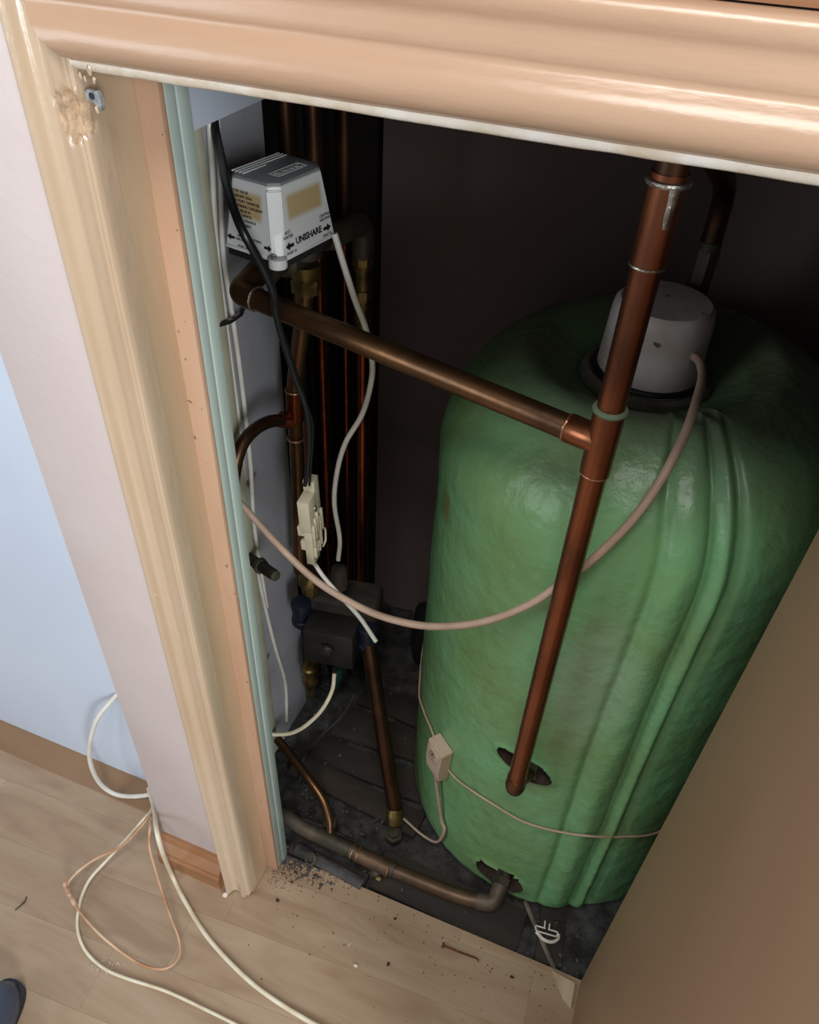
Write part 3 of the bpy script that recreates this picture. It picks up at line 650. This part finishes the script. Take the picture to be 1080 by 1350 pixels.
brown_patch(COVERM, (bx @ Vector((-.006, .053, .052))) - og, vy, vz, vx, .029, .0125)
brown_patch(COVERM, (bx @ Vector((-.046, .006, .051))) - og, vx, vz, vy, .020, .0135)
act.data.materials[0] = COVERM
for k, (t_, u) in enumerate((('MOTOR VALVE', -.058), ('220/240V 50Hz', -.052), ('3 PORT DIVERTER', -.045), ('WIRING DIAGRAM', -.042), ('BLUE N', -.048), ('WHITE', -.046), ('ORANGE', -.042), ('GREY', -.045))):
    text(t_, .0042, facemx('L', u, .062 - .0048 * k), INK, act)
arrow('L', -.064, .013, -1, .8); arrow('L', -.022, .013, 1, .8)
text('HOT\nWATER', .0038, facemx('L', -.056, .0155), INK, act); text('HEATING', .0038, facemx('L', -.034, .0155), INK, act); text('PORT A     PORT B', .0038, facemx('L', -.044, .0045), INK, act)
# corner rib and screw boss
m_ = M(); m_.prism([(-.0150, .0040, .002), (-.0100, -.0012, .002), (.0004, .0100, .002), (-.0040, .0160, .002)], (-.0062, .0058, .0705), bx); bmesh.ops.bevel(m_.bm, geom=m_.bm.edges[:], offset=.0012, segments=2, affect='EDGES')
m_.out('corner_rib', BOXW, act)
m_ = M(); m_.lathe(bx @ Vector((-.004, .001, -.004)), (0, 0, 1), [(0, .010), (.003, .0105), (.010, .0100), (.011, .008)], n=24); m_.out('corner_foot', BOXW, act)
sc = bx @ Vector((-.005, -.0035, .0072))
m_ = M(); m_.lathe(sc, (0, -.15, 1), [(0, .0042), (.0008, .0046), (.0012, .0028), (.0022, .0028), (.003, .0018)], n=16); m_.out('cover_screw', STEEL, act)
m_ = M(); m_.box((-W0 + .004, .004, -.010), (-.004, L0 - .004, .0), mx=bx, bev=.001); m_.out('base_plate', PUMPM, mv)

# ------------------------------------------------------------------ pipes of the left side
def vpipe(name, label, az, y, z0, z1, r, mt, grp=None):
    x = -math.tan(math.radians(az)) * y
    o = M().tube([(0, 0, 0), (0, 0, z1 - z0)], r, 20).out(name, mt); o.location = (x, y, z0)
    return tag(o, label, 'pipe', grp)
vpipe('copper_pipe', 'leftmost dark copper pipe standing in the recess beyond the motor box', 29.1, 0.985, -.02, 2.25, .011, COPPERK)
vpipe('copper_pipe', 'brownish copper pipe rising directly behind the motor box lid', 27.3, 1.050, -.02, 2.25, .0135, COPPERK)
vpipe('copper_pipe', 'dark copper pipe between the reddish pipe and the recess corner', 25.2, 1.120, -.02, 2.25, .0135, COPPERK)
vpipe('copper_pipe', 'slim reddish copper pipe seen below the branch, left of the wavy white cable', 27.2, 0.985, -.02, 1.09, .0055, COPPERR)
vpipe('copper_pipe', 'narrow dull red copper pipe just right of the slim reddish one', 25.25, 1.04, -.02, 1.05, .0055, COPPERR)
# P4: elbow from the valve and down
r4 = thing('return_pipe', 'copper pipe bent down from the valve beside the pale edge of back wall', 'pipe', (-0.447, 1.0, .33))
P4 = Vector((-0.4445, 1.005, 0))
m_ = M(); m_.tube(fillet([(-0.4565, 0.925, 1.083), (P4.x, P4.y, 1.081), (P4.x, P4.y, 1.03)], .03, 10), .0165, 20); m_.out('elbow', BRONZE, r4)
m_ = M(); m_.tube([(P4.x, P4.y, 1.035), (P4.x, P4.y, .90)], .0135, 20); m_.out('dull_section', BRASS, r4)
m_ = M(); m_.tube([(P4.x, P4.y, .90), (P4.x, P4.y, .30)], .0112, 20); m_.out('bright_section', COPPERR, r4)
for z in (1.035, .98):
    m_ = M(); m_.lathe((P4.x, P4.y, z), (0, 0, -1), [(0, .0165), (.016, .0165)], n=8); m_.out('compression_nut', BRASS, r4)
# pipe below valve with tee and curved branch
r5 = thing('valve_drop_pipe', 'tarnished pipe below the valve with bright soldered tee and curved side branch', 'pipe', (-0.452, 0.838, .4))
pa = T(390, 385, y=.838); a5 = Vector((vb.x - .003, vb.y + .002, 1.05))
q1 = T(388, 520, y=.845); q2 = T(392, 610, y=.85); q3 = T(395, 752, y=.855)
m_ = M(); m_.tube(catmull([a5, (a5 + q1) / 2, q1, q2, q3], 5), .0112, 20); m_.out('drop_pipe', COPPERD, r5)
m_ = M(); tz = T(388, 555, y=.845)
m_.lathe(T(388, 512, y=.845), (q2 - q1), [(0, .0115), (.001, .0132), (.055, .0132), (.056, .0115)], n=20, closed=False)
m_.tube([tz, T(370, 553, y=.83)], .0125, 18); m_.out('tee_fitting', COPPERR, r5)
for q in ((388, 514), (390, 577)):
    m_ = M(); m_.torus(T(*q, y=.845), (0, 0, 1), .0125, .0016, 20); m_.out('solder_ring', SOLDERC, r5)
m_ = M(); m_.tube(catmull([T(376, 554, y=.835), T(355, 556, y=.80), T(335, 567, y=.77), T(320, 585, y=.745), T(311, 612, y=.725), T(306, 650, y=.71)], 8), .0092, 16); m_.out('curved_branch', COPPERK, r5)
# drain valve stub at the wall
ds = thing('drain_stub', 'blackened capped pipe stub poking out from the left wall', 'valve', T(345, 745, x=-.54))
a = T(332, 738, x=-.535); c = T(360, 757, y=a.y - .03)
dd = (c - a)
m_ = M(); m_.tube([a - dd * .3, c], .0095, 14); m_.out('stub_pipe', PUMPM, ds)
m_ = M(); m_.lathe(a + dd * .35, dd, [(0, .0135), (.010, .0135)], n=6); m_.out('hex_nut', BRONZE, ds)
m_ = M(); m_.lathe(a + dd * .95, dd, [(0, .0075), (.004, .0095), (.012, .0085), (.013, .005)], n=14); m_.out('end_cap', BRONZE, ds)

# ------------------------------------------------------------------ circulation pump
pm = thing('circulation_pump', 'dark dusty circulation pump with navy unions under the terminal block', 'pump', (-0.42, .85, .27))
c0 = T(433, 862, y=.80)
f1 = T(400, 832, y=.80); f2 = T(467, 847, y=.815); f3 = T(465, 889, y=.815)
xv = (f2 - f1); xv.z = 0; wd = xv.length; xv.normalize(); yv = Vector((-xv.y, xv.x, 0)); hh = f1.z - T(401, 871, y=.80).z
px0 = Matrix((xv, yv, Vector((0, 0, 1)))).transposed().to_4x4(); px0.translation = T(401, 871, y=.80)
m_ = M(); m_.box((0, 0, 0), (wd, .055, hh), mx=px0, bev=.004); m_.out('motor_housing', PUMPM, pm)
m_ = M(); m_.lathe(px0 @ Vector((wd * .5, -.004, hh * .6)), -yv, [(0, .013), (.004, .013), (.006, .010), (.009, .009), (.010, .004)], n=16); m_.out('bleed_screw', PUMPM, pm)
m_ = M(); m_.lathe(px0 @ Vector((wd * .38, -.001, hh * .62)), -yv, [(0, .004), (.003, .0035), (.004, .0015)], n=10); m_.out('screw_head', STEEL, pm)
m_ = M(); m_.box((-.012, .056, .012), (wd + .028, .125, hh + .028), mx=px0, bev=.010, seg=3); m_.out('volute_casting', PUMPC, pm)
for sx in (-.016, wd + .016):
    m_ = M(); m_.lathe(px0 @ Vector((sx, .045, hh + .012 if sx < 0 else hh * .78)), (0, 0, -1), [(-.012, .014), (-.010, .0185), (0, .0190), (.002, .0170), (.030, .0170), (.032, .0190), (.042, .0190), (.044, .014), (.052, .013)], n=18); m_.out('union', BLUEP, pm)
m_ = M(); m_.lathe(T(408, 757, y=.86), (0, 0, -1), [(-.015, .012), (-.012, .019), (.0, .019), (.004, .022), (.02, .022), (.024, .016), (.045, .016)], n=8); m_.out('isolating_valve', BRASS, pm)
m_ = M(); m_.lathe(T(447, 748, y=.86), (0, 0, -1), [(0, .006), (.003, .014), (.03, .016), (.05, .014)], n=8); m_.out('gland', PUMPC, pm)
# valve below pump, left
lv = thing('gate_valve', 'brass valve with a green knob hanging below the pump', 'valve', T(410, 900, y=.86))
a = T(408, 872, y=.85); c = T(410, 945, y=.87)
m_ = M(); m_.lathe(a, c - a, [(0, .0105), (.02, .0105), (.022, .015), (.034, .015), (.036, .0115), (.055, .0125), (.066, .017), (.08, .016), (.09, .011), (.13, .0105)], n=12); m_.out('valve_body', BRASS, lv)
m_ = M(); m_.lathe(T(446, 880, y=.87), T(440, 925, y=.88) - T(446, 880, y=.87), [(0, .009), (.01, .011), (.05, .011), (.055, .008), (.075, .007)], n=10); m_.out('knob', mat('dark_green_knob', srgb(20, 66, 54), srgb(14, 46, 40), .5, scale=20), lv)
# leaning pipe from pump down to the floor fitting
lp = thing('feed_pipe', 'dark copper pipe slanting from the pump down to the dusty floor', 'pipe', T(522, 1105, z=-.01))
a = px0 @ Vector((wd + .016, .045, hh * .5)); c = T(521, 1068, z=.05)
m_ = M(); m_.tube([a, a * .5 + c * .5, c], .0142, 20); m_.out('slanting_pipe', COPPERK, lp)
d2 = (c - a).normalized(); e_ = T(519, 1100, z=.012)
m_ = M(); m_.lathe(c - d2 * .004, e_ - c, [(0, .0150), (.002, .0158), (.030, .0158), (.032, .0138)], n=20); m_.out('brass_coupling', BRASS, lp)
m_ = M(); m_.lathe(e_ + Vector((0, 0, .012)), (0, 0, -1), [(0, .0125), (.008, .0125), (.0085, .0185), (.018, .0185), (.0185, .015), (.03, .015)], n=6); m_.out('floor_union', BRONZE, lp)

# ------------------------------------------------------------------ low floor pipework
fp = thing('floor_pipe', 'dusty brown copper pipe running along floor into foot of green cylinder', 'pipe', T(500, 1130, z=0))
F = [T(355, 1060, z=.030), T(400, 1092, z=.030), T(440, 1110, z=.028), T(520, 1148, z=.028), T(600, 1180, z=.026), T(640, 1190, z=.026)]
m_ = M(); m_.tube(catmull(F[:4], 5), .0140, 20); m_.out('inlet_pipe', DUSTP, fp)
DULLC = mat('dusty_brown_copper', srgb(112, 88, 68), srgb(84, 66, 52), 0.5, 0.6, scale=22, bump=0.15)
m_ = M(); m_.tube(catmull(F[3:], 5), .0132, 20); m_.out('cylinder_pipe', DULLC, fp)
m_ = M(); ua = T(470, 1125, z=.028); ub = T(512, 1145, z=.028); m_.tube([ua, ub], .0152, 20); m_.out('coupling', DULLC, fp)
m_ = M(); m_.tube([T(420, 1101, z=.029), T(462, 1120, z=.029)], .0156, 20); m_.out('tee_fitting', BRONZE, fp)
for q in ((455, 1117), (466, 1123), (473, 1126), (513, 1146)):
    p = T(*q, z=.028); m_ = M(); m_.torus(p, F[3] - F[2], .0148, .0014, 20); m_.out('solder_ring', SOLDERC, fp)
m_ = M(); m_.tube(catmull([T(366, 975, z=.09), T(385, 998, z=.095), T(408, 1028, z=.09), T(426, 1055, z=.075), T(434, 1080, z=.055), T(435, 1098, z=.035)], 7), .0088, 16); m_.out('curved_branch', COPPERD, fp)
m_ = M(); m_.lathe(T(435, 1083, z=.052), (0, 0, -1), [(0, .0095), (.001, .0115), (.02, .0125)], n=18); m_.out('branch_socket', BRONZE, fp)
m_ = M(); ea = F[-1]; eb = Vector((H2.x + .004, 0.705, .042)); m_.tube(fillet([F[-2] * .3 + F[-1] * .7, T(652, 1192, z=.028), eb], .03, 10), .0150, 20); m_.out('cylinder_elbow', DUSTP, fp)
m_ = M(); g = (eb - T(652, 1192, z=.028)).normalized(); m_.lathe(eb - g * .034, g, [(0, .020), (.014, .020), (.015, .017), (.022, .017)], n=6); m_.out('union_nut', BRONZE, fp)
# drain cock below the coupling
dc = thing('drain_cock', 'small brass drain cock under the floor pipe coupling', 'valve', T(497, 1160, z=-.01))
m_ = M(); m_.lathe(T(490, 1136, z=.018), T(500, 1162, z=-.002) - T(490, 1136, z=.018), [(0, .009), (.012, .009), (.014, .0125), (.024, .0125), (.026, .008), (.032, .007)], n=8); m_.out('cock_body', BRONZE, dc)
m_ = M(); m_.lathe(T(500, 1158, z=.006), (0, -.3, 1), [(0, .006), (.004, .0055), (.006, .002)], n=10); m_.out('square_head', BRASS, dc)
# old pipe half buried near the threshold
op = thing('buried_pipe', 'sooty pipe end half buried in dust beside the green jamb', 'pipe', T(420, 1135, z=-.004))
m_ = M(); m_.tube(catmull([T(392, 1118, z=0.002), T(415, 1131, z=.004), T(450, 1150, z=.004), T(478, 1166, z=.002)], 5), .0115, 14); m_.out('pipe_body', DUST, op)
m_ = M(); m_.lathe(T(412, 1132, z=.006), (-.2, -.6, .8), [(0, .0125), (.008, .0125), (.0085, .008), (.004, .006)], n=16); m_.out('open_end', BRONZE, op)

# ------------------------------------------------------------------ terminal block hanging on black cable
tbk = thing('terminal_block', 'cream plastic terminal block hanging on the black cable', 'connector', T(408, 745, y=.72))
B0 = T(398, 745, y=.715); B1 = T(391, 660, y=.715)
ax = (T(391, 660, y=.715) - T(401, 742, y=.715)).normalized()
xx = Vector((1, .12, 0)); xx = (xx - ax * xx.dot(ax)).normalized(); yy = ax.cross(xx)
bmx = Matrix((xx, yy, ax)).transposed().to_4x4(); bmx.translation = T(401, 744, y=.715)
Hb = (T(391, 660, y=.715) - T(401, 742, y=.715)).length
def tbx(lo, hi, nm, bev=.0008):
    lo = (lo[0], lo[1], lo[2] * Hb); hi = (hi[0], hi[1], hi[2] * Hb); m = M(); m.box(lo, hi, mx=bmx, bev=bev); return m.out(nm, BEIGE, tbk)
tbx((0, 0, .55), (.017, .030, 1.0), 'upper_housing'); tbx((-.0005, .028, .60), (.016, .046, 1.14), 'upper_housing')
tbx((.004, .002, .0), (.016, .026, .56), 'lower_housing'); tbx((.001, .020, .12), (.015, .044, .62), 'lower_housing')
tbx((-.006, .004, .44), (.004, .018, .58), 'side_lug'); tbx((-.003, .003, .22), (.005, .014, .36), 'side_lug')
for k in range(5):
    tbx((.0165, .004 + .008 * k, .30 + .07 * (k % 3)), (.0205, .009 + .008 * k, .62 + .06 * (k % 3)), 'terminal_rib', .0005)
for k in range(4):
    tbx((.0155, .006 + .008 * k, .10 + .05 * (k % 2)), (.0195, .010 + .008 * k, .27 + .05 * (k % 2)), 'terminal_rib', .0005)
m_ = M(); hk = [bmx @ Vector(p) for p in ((.017, .036, .36 * Hb), (.019, .046, .30 * Hb), (.019, .044, .12 * Hb), (.018, .034, .08 * Hb))]; m_.tube(catmull(hk, 5), .0016, 8); m_.out('latch_hook', BEIGE, tbk)
m_ = M(); m_.lathe(bmx @ Vector((.0175, .020, .80 * Hb)), xx, [(0, .004), (.002, .0038), (.0022, .002)], n=12); m_.out('terminal_screw', STEEL, tbk)

# ------------------------------------------------------------------ cables
def cable(name, label, pts, r, mt, n=10, k=8, flat=1.0):
    P = catmull(pts, k); o0 = Vector(P[-1]); m_ = M(); m_.tube(P, r, n, flat=flat)
    return tag(m_.out(name, mt, offs=tuple(o0)), label, 'cable')
def P3(*L): return [T(a, b, y=c) for a, b, c in L]
cable('immersion_flex', 'thick beige flex sagging from the left to the grey cover atop the green cylinder',
      P3((300, 645, .70), (325, 672, .70), (370, 722, .69), (420, 768, .675), (480, 803, .66), (530, 820, .65), (580, 826, .645), (640, 819, .645), (700, 796, .646), (748, 763, .650), (780, 739, .655), (830, 690, .672), (872, 632, .70), (905, 567, .755), (922, 515, .82), (926, 492, .862), (920, 474, .895), (905, 466, .915)), .0051, PEACHC, 12)
cable('white_cable', 'white cable waving from the motor box down to the pump', P3((441, 308, .80), (452, 345, .80), (468, 395, .81), (482, 432, .83), (490, 470, .84), (490, 500, .85), (478, 545, .85), (455, 585, .85), (444, 625, .85), (441, 665, .855), (448, 710, .86), (446, 738, .86)), .0040, WHITEC)
cable('white_cable', 'short cut length of white cable lying slantwise under the terminal block', P3((414, 742, .735), (428, 762, .73), (450, 787, .72), (475, 815, .71), (496, 846, .70)), .0034, WHITEC)
cable('white_cable', 'short cream cable curving from pump bottom to the green jamb', P3((441, 888, .80), (438, 910, .78), (425, 935, .75), (405, 955, .71), (385, 966, .675), (362, 968, .645), (345, 966, .63)), .0038, CREAMC)
cable('black_cable', 'black cable running from top left past motor box to terminal block', [T(280, 140, x=-.545), T(284, 172, x=-.540)] + P3((292, 210, .76), (300, 248, .70), (318, 300, .655), (345, 350, .665), (360, 385, .675), (362, 405, .685)) + P3((372, 445, .70), (390, 500, .715), (404, 540, .72), (408, 580, .725), (406, 615, .728), (402, 640, .73)), lambda t: .0056 - .0026 * t, BLACKC)
cable('black_cable', 'thin black wire beside the thicker black one at the terminal block', P3((374, 440, .712), (387, 480, .725), (400, 520, .735), (412, 560, .74), (411, 600, .74), (408, 640, .74)), .0018, BLACKC)
cable('black_cable', 'dusty black cable trailing across closet floor behind the brown slanting pipe', P3((468, 915, .86), (450, 945, .83), (425, 968, .79)) + [T(402, 995, z=.01), T(395, 1030, z=-.008)], .0035, mat('dusty_black', srgb(44, 44, 46), srgb(30, 30, 32), .8, scale=40))
cable('white_cable', 'left one of two white cables clipped down the grey wall', [T(274, 110, x=-.5475), T(280, 230, x=-.5475), T(286, 330, x=-.548), T(298, 430, x=-.548), T(315, 560, x=-.548), T(327, 690, x=-.548), T(345, 780, x=-.548), T(362, 850, x=-.548), T(376, 900, x=-.548), T(378, 950, x=-.548)], .0038, WHITEC)
cable('white_cable', 'right one of two white cables clipped down the grey wall', [T(284, 110, x=-.548), T(290, 230, x=-.548), T(294, 330, x=-.548), T(304, 400, x=-.548), T(318, 500, x=-.548), T(330, 610, x=-.548), T(336, 700, x=-.548), T(352, 800, x=-.548)], .0036, WHITEC)
# cable clip
cl = tag(M().tube([T(292, 428, x=-.54), T(305, 424, x=-.538), T(318, 415, x=-.542), T(322, 402, x=-.549)], .0045, 8, flat=.5).out('cable_clip', PUMPM), 'dark bent clip holding the white cables below the branch elbow', 'clip')
# cream batten on closet wall
struct(M().box((-.5525, .770, .0), (-.543, .788, 1.244), bev=.001).out('shade_strip2', mat('cream_batten', srgb(190, 186, 160), srgb(176, 172, 148), .5, scale=20)))

# floor cables in front of the pink wall
cable('white_cable', 'thick white cable looping out of the pale blue wall', P3((158, 912, .614), (146, 925, .60), (127, 950, .575), (118, 985, .56), (121, 1012, .555), (133, 1034, .555), (152, 1047, .56), (175, 1050, .567), (200, 1047, .578), (222, 1040, .59)), .0044, WHITEC, 12)
cable('white_cable', 'thick cream cable curving across laminate toward the bottom edge', [T(196, 1040, y=.57), T(203, 1066, y=.525), T(206, 1092, y=.468), T(213, 1120, y=.450), T(226, 1152, z=.015), T(245, 1190, z=.0055), T(275, 1237, z=.0045), T(320, 1285, z=.0045), T(365, 1320, z=.0045), T(430, 1358, z=.0045), T(520, 1400, z=.0045)], .0042, CREAMC, 12)
cable('thin_cable', 'thin cream cable making the big left loop on the laminate', [T(196, 1040, y=.575), T(201, 1064, y=.535), T(186, 1084, y=.50), T(165, 1108, z=.055), T(140, 1135, z=.03), T(118, 1160, z=.018), T(106, 1188, z=.012), T(102, 1222, z=.008), T(112, 1252, z=.004), T(135, 1275, z=.004), T(165, 1289, z=.004), T(220, 1307, z=.004), T(280, 1335, z=.004), T(330, 1360, z=.004)], .0029, CREAMC)
cable('thin_cable', 'thin peach-brown cable in a narrow loop ending at the right of the floor loops', [T(197, 1045, y=.573), T(202, 1066, y=.53), T(184, 1092, y=.49), T(160, 1116, z=.055), T(125, 1133, z=.045), T(100, 1152, z=.035), T(89, 1170, z=.03), T(100, 1195, z=.03), T(128, 1228, z=.032), T(160, 1255, z=.03), T(190, 1273, z=.028), T(218, 1277, z=.028), T(236, 1262, z=.03), T(236, 1238, z=.035), T(222, 1200, z=.045), T(206, 1150, z=.07), T(197, 1115, y=.47), T(198, 1090, y=.49), T(202, 1066, y=.54), T(200, 1045, y=.585)], .0024, BROWNC)
# stripped pinkish sleeve on the thin cable
cable('cable_sleeve', 'frayed pinkish sleeve around the thin cable at the far left of its loop', [T(86, 1163, z=.031), T(88, 1172, z=.031), T(94, 1183, z=.031), T(100, 1194, z=.031)], lambda t: .0042 + .0008 * math.sin(t * 17), mat('frayed_pink', srgb(206, 168, 146), srgb(170, 128, 104), .8, scale=120, bump=.6), 8, 3)

# ------------------------------------------------------------------ small loose things
def chip(name, label, cat, p, s, mt, sub=2):
    b_ = M(); bmesh.ops.create_icosphere(b_.bm, subdivisions=sub, radius=1)
    for v in b_.bm.verts:
        k = 1 + .35 * mn.noise(v.co * 1.7 + Vector((p[0] * 50, p[1] * 50, 0))); v.co = Vector((v.co.x * s[0] * k, v.co.y * s[1] * k, v.co.z * s[2] * k))
    o = b_.out(name, mt, ang=30); o.location = (p[0], p[1], p[2]); return tag(o, label, cat)
nail = thing('nail', 'rusty bent nail lying on the laminate near the cupboard threshold', 'nail', T(607, 1253, z=.0))
a, c = T(584, 1246, z=.004), T(629, 1264, z=.0025); m_ = M(); m_.tube(catmull([a, (a + c) / 2 + Vector((0, -.0005, 0)), c, T(630, 1268, z=.001)], 6), lambda t: .0024 * (1 - .6 * t), 8); m_.out('shank', RUST, nail)
m_ = M(); m_.lathe(a, a - c, [(-.002, .0045), (0, .005), (.0015, .0045)], n=12); m_.out('nail_head', RUST, nail)
# white plastic clip on the closet floor
wc = thing('plastic_clip', 'small white plastic clip lying in the dust under the green cylinder', 'clip', T(722, 1230, z=-.005))
cz = .0035; q = [T(x, y, z=cz) for x, y in ((706, 1220), (707, 1227), (734, 1235), (736, 1229))]
m_ = M(); m_.tube(fillet([(q[0] + q[3]) / 2 - (q[3] - q[0]) * .06, q[0], q[1], q[2], q[3], (q[0] + q[3]) / 2 + (q[3] - q[0]) * .06], .003, 4), .0014, 8); m_.out('clip_frame', CHIP, wc)
m_ = M(); 
for x in (718, 724): m_.tube([T(x, 1223 + (x - 718) * .3, z=cz), T(x + 1, 1214 + (x - 718) * .6, z=cz + .003)], .0013, 8)
m_.out('clip_prong', CHIP, wc)
m_ = M(); m_.tube(catmull([T(707, 1228, z=cz - .001), T(716, 1238, z=cz - .002), T(727, 1242, z=cz - .002), T(736, 1238, z=cz - .001), T(737, 1231, z=cz)], 5), .0030, 8, flat=.6); m_.out('clip_bow', CHIP, wc)
chip('plaster_chip', 'pale grey-white chip on laminate straight below the drain cock', 'chip', T(469, 1273, z=.002), (.004, .003, .002), CHIP)
chip('plaster_chip', 'small brown crumb on laminate right of the pale chip', 'chip', T(512, 1271, z=.002), (.0028, .0034, .0018), GRIT)
chip('plaster_chip', 'tiny upright cream sliver on laminate above the pale chip', 'chip', T(461, 1245, z=.002), (.001, .0032, .001), CHIP)
chip('plaster_chip', 'white plaster lump at the broken foot of the cream architrave', 'chip', T(297, 1180, z=.004), (.005, .005, .005), CHIP)
chip('dirt_clod', 'round dark clod on laminate in front of the jamb foot', 'chip', T(366, 1187, z=.0015), (.0036, .003, .0018), GRIT)
chip('dirt_clod', 'dark clod on laminate close to the closet dust, right of jamb', 'chip', T(385, 1163, z=.0015), (.0026, .0024, .0016), GRIT)
chip('dirt_clod', 'dark clod on laminate halfway between jamb and nail', 'chip', T(521, 1211, z=.0015), (.003, .0024, .0016), GRIT)
chip('dirt_clod', 'dark brown clod on laminate right of the nail', 'chip', T(675, 1288, z=.0015), (.004, .0022, .0016), GRIT)
tw = tag(M().tube(catmull([T(20, 1200, z=.001), T(28, 1193, z=.0025), T(33, 1188, z=.002), T(35, 1182, z=.001)], 4), lambda t: .0011 - .0006 * abs(t - .5), 6).out('twig', GRIT), 'short dark bent twig on laminate left of the cable loops', 'twig')
m_ = M()
for k in range(26):
    p = T(128 + random.gauss(14, 16), 1262 + random.gauss(12, 7), z=.0008); s = random.uniform(.0008, .0032)
    a = random.uniform(0, 3.1); m_.prism([p + Vector((math.cos(a) * s, math.sin(a) * s, 0)), p + Vector((math.cos(a + 1.9) * s * .5, math.sin(a + 1.9) * s * .5, 0)), p - Vector((math.cos(a) * s, math.sin(a) * s, 0))], (0, 0, .0008))
tag(m_.out('paint_flakes', CHIP, smooth=False), 'scatter of white paint flakes under the cable loop', 'flakes', kind='stuff')
m_ = M()
def crumb(p, s):
    t = bmesh.new(); bmesh.ops.create_icosphere(t, subdivisions=1, radius=s)
    for v in t.verts: v.co = Vector((v.co.x * random.uniform(.6, 1.4), v.co.y * random.uniform(.6, 1.4), v.co.z * random.uniform(.4, .9))) + p
    me = bpy.data.meshes.new('t'); t.to_mesh(me); m_.bm.from_mesh(me); t.free(); bpy.data.meshes.remove(me)
for k in range(150):
    x = random.uniform(-.42, .13); y = .585 - abs(random.gauss(0, .07)); 
    if y < .36: continue
    crumb(Vector((x, y, .0008)), random.uniform(.0005, .0013))
for k in range(600):
    x = -.425 + abs(random.gauss(0, .05)); d = abs(random.gauss(0, .012 + .02 * max(0, 1 - (x + .425) / .12)))
    crumb(Vector((x, .586 - d, .0004)), random.uniform(.0004, .0011))
fl = M(); N1, N2 = 60, 26; Gd = []
for j in range(N2 + 1):
    row = []
    for i in range(N1 + 1):
        x = -.424 + .12 * i / N1; y = .586 - .034 * j / N2
        h = .0030 * (1 - j / N2) * (1 - i / N1) + .0036 * mn.noise(Vector((x * 120, y * 120, 1))) + .002 * mn.noise(Vector((x * 400, y * 400, 1))) - .0012
        row.append(fl.bm.verts.new((x, y, h)))
    Gd.append(row)
for j in range(N2):
    for i in range(N1): fl.bm.faces.new((Gd[j][i], Gd[j][i + 1], Gd[j + 1][i + 1], Gd[j + 1][i]))
tag(fl.out('dust_fluff', mat('grey_fluff', srgb(96, 86, 82), srgb(64, 56, 54), .95, scale=160, bump=1.0, bscale=300)), 'patch of grey dust fluff gathered at the foot of the green jamb', 'dust', kind='stuff')
tag(m_.out('floor_grit', GRIT, smooth=False), 'fine dark grit scattered over laminate along the threshold', 'grit', kind='stuff')
m_ = M()
for k in range(420):
    x = random.uniform(-.53, .16); y = random.uniform(.592, 1.1)
    if k % 2: x = random.choice((random.uniform(-.45, -.25), random.uniform(.06, .16))); y = random.uniform(.592, .75)
    if math.hypot(x - C.x, y - C.y) < R + .004: continue
    crumb(Vector((x, y, -.018 + random.uniform(0, .012))), random.uniform(.001, .0042))
tag(m_.out('closet_rubble', mat('grey_rubble', srgb(92, 88, 84), srgb(50, 46, 44), .95, scale=50), smooth=False), 'grey crumbs and rubble strewn over the dusty closet floor', 'rubble', kind='stuff')
# black debris beyond the pump against the back wall
dk = tag(M().box((0, 0, 0), (.11, .09, .16), mx=Matrix.Translation((-.36, 1.12, -.03)) @ Euler((.1, .05, .5)).to_matrix().to_4x4(), bev=.02, seg=3).out('black_bundle', mat('black_cloth', srgb(14, 13, 13), srgb(24, 22, 22), .95, scale=30, bump=.8)), 'black bundle in the back corner left of green cylinder', 'bundle')

# shoe toe at bottom left
sh = thing('shoe', 'dark navy rubber clog toe at the bottom left corner of the floor', 'shoe', (-.727, .07, 0))
b_ = M(); bm = b_.bm; secs = []
ns = 26
for i in range(ns + 1):
    t = i / ns; y = -.075 + .29 * t
    e = max(0.0, 1 - max(0, (t - .62) / .38) ** 2.3) ** .5; eb = max(0.0, 1 - max(0, (.16 - t) / .16) ** 2.2) ** .5
    hw = (.040 + .012 * math.sin(t * math.pi * .85)) * max(e, .04) * max(eb, .04); hgt = (.088 - .034 * t) * max(e ** .8, .06) * max(eb ** .5, .2)
    secs.append([bm.verts.new((-.727 + math.copysign(abs(math.cos(a)) ** .8, math.cos(a)) * hw, y, .016 + max(0, math.sin(a)) ** .85 * hgt)) for a in [math.pi * j / 16 for j in range(17)]])
for A, B in zip(secs, secs[1:]):
    for j in range(16): bm.faces.new((A[j], A[j + 1], B[j + 1], B[j]))
bm.faces.new(secs[0]); bm.faces.new(secs[-1][::-1])
for A, B in zip(secs, secs[1:]): bm.faces.new((A[0], B[0], B[16], A[16]))
b_.out('upper', NAVY, sh, ang=60)
b_ = M(); bm = b_.bm; pts = []
for i in range(40):
    a = 2 * math.pi * i / 40; y = .07 + .149 * math.sin(a); t = (y + .075) / .29
    pts.append((-.727 + .047 * math.copysign(abs(math.cos(a)) ** .7, math.cos(a)), y, .001))
b_.prism(pts, (0, 0, .0155)); b_.out('sole', mat('navy_sole', srgb(30, 34, 46), rough=.6), sh)
for (dx, dy) in ((-.015, .165), (.012, .160), (0, .140), (-.02, .138), (.02, .135)):
    zz = .016 + (.088 - .034 * ((.07 - .0 + dy - .07 + .075) / .29)) * .86
    t_ = (dy + .075) / .29; e = max(0.0, 1 - max(0, (t_ - .62) / .38) ** 2.3) ** .4; zz = .016 + (.088 - .034 * t_) * e * (1 - (dx / .05) ** 2) ** .42
    m_ = M(); m_.lathe((-.727 + dx, dy, zz - .003), (dx * 6, .35, 1), [(0, .0045), (.0036, .0045)], n=12); m_.out('vent_hole', INK, sh)
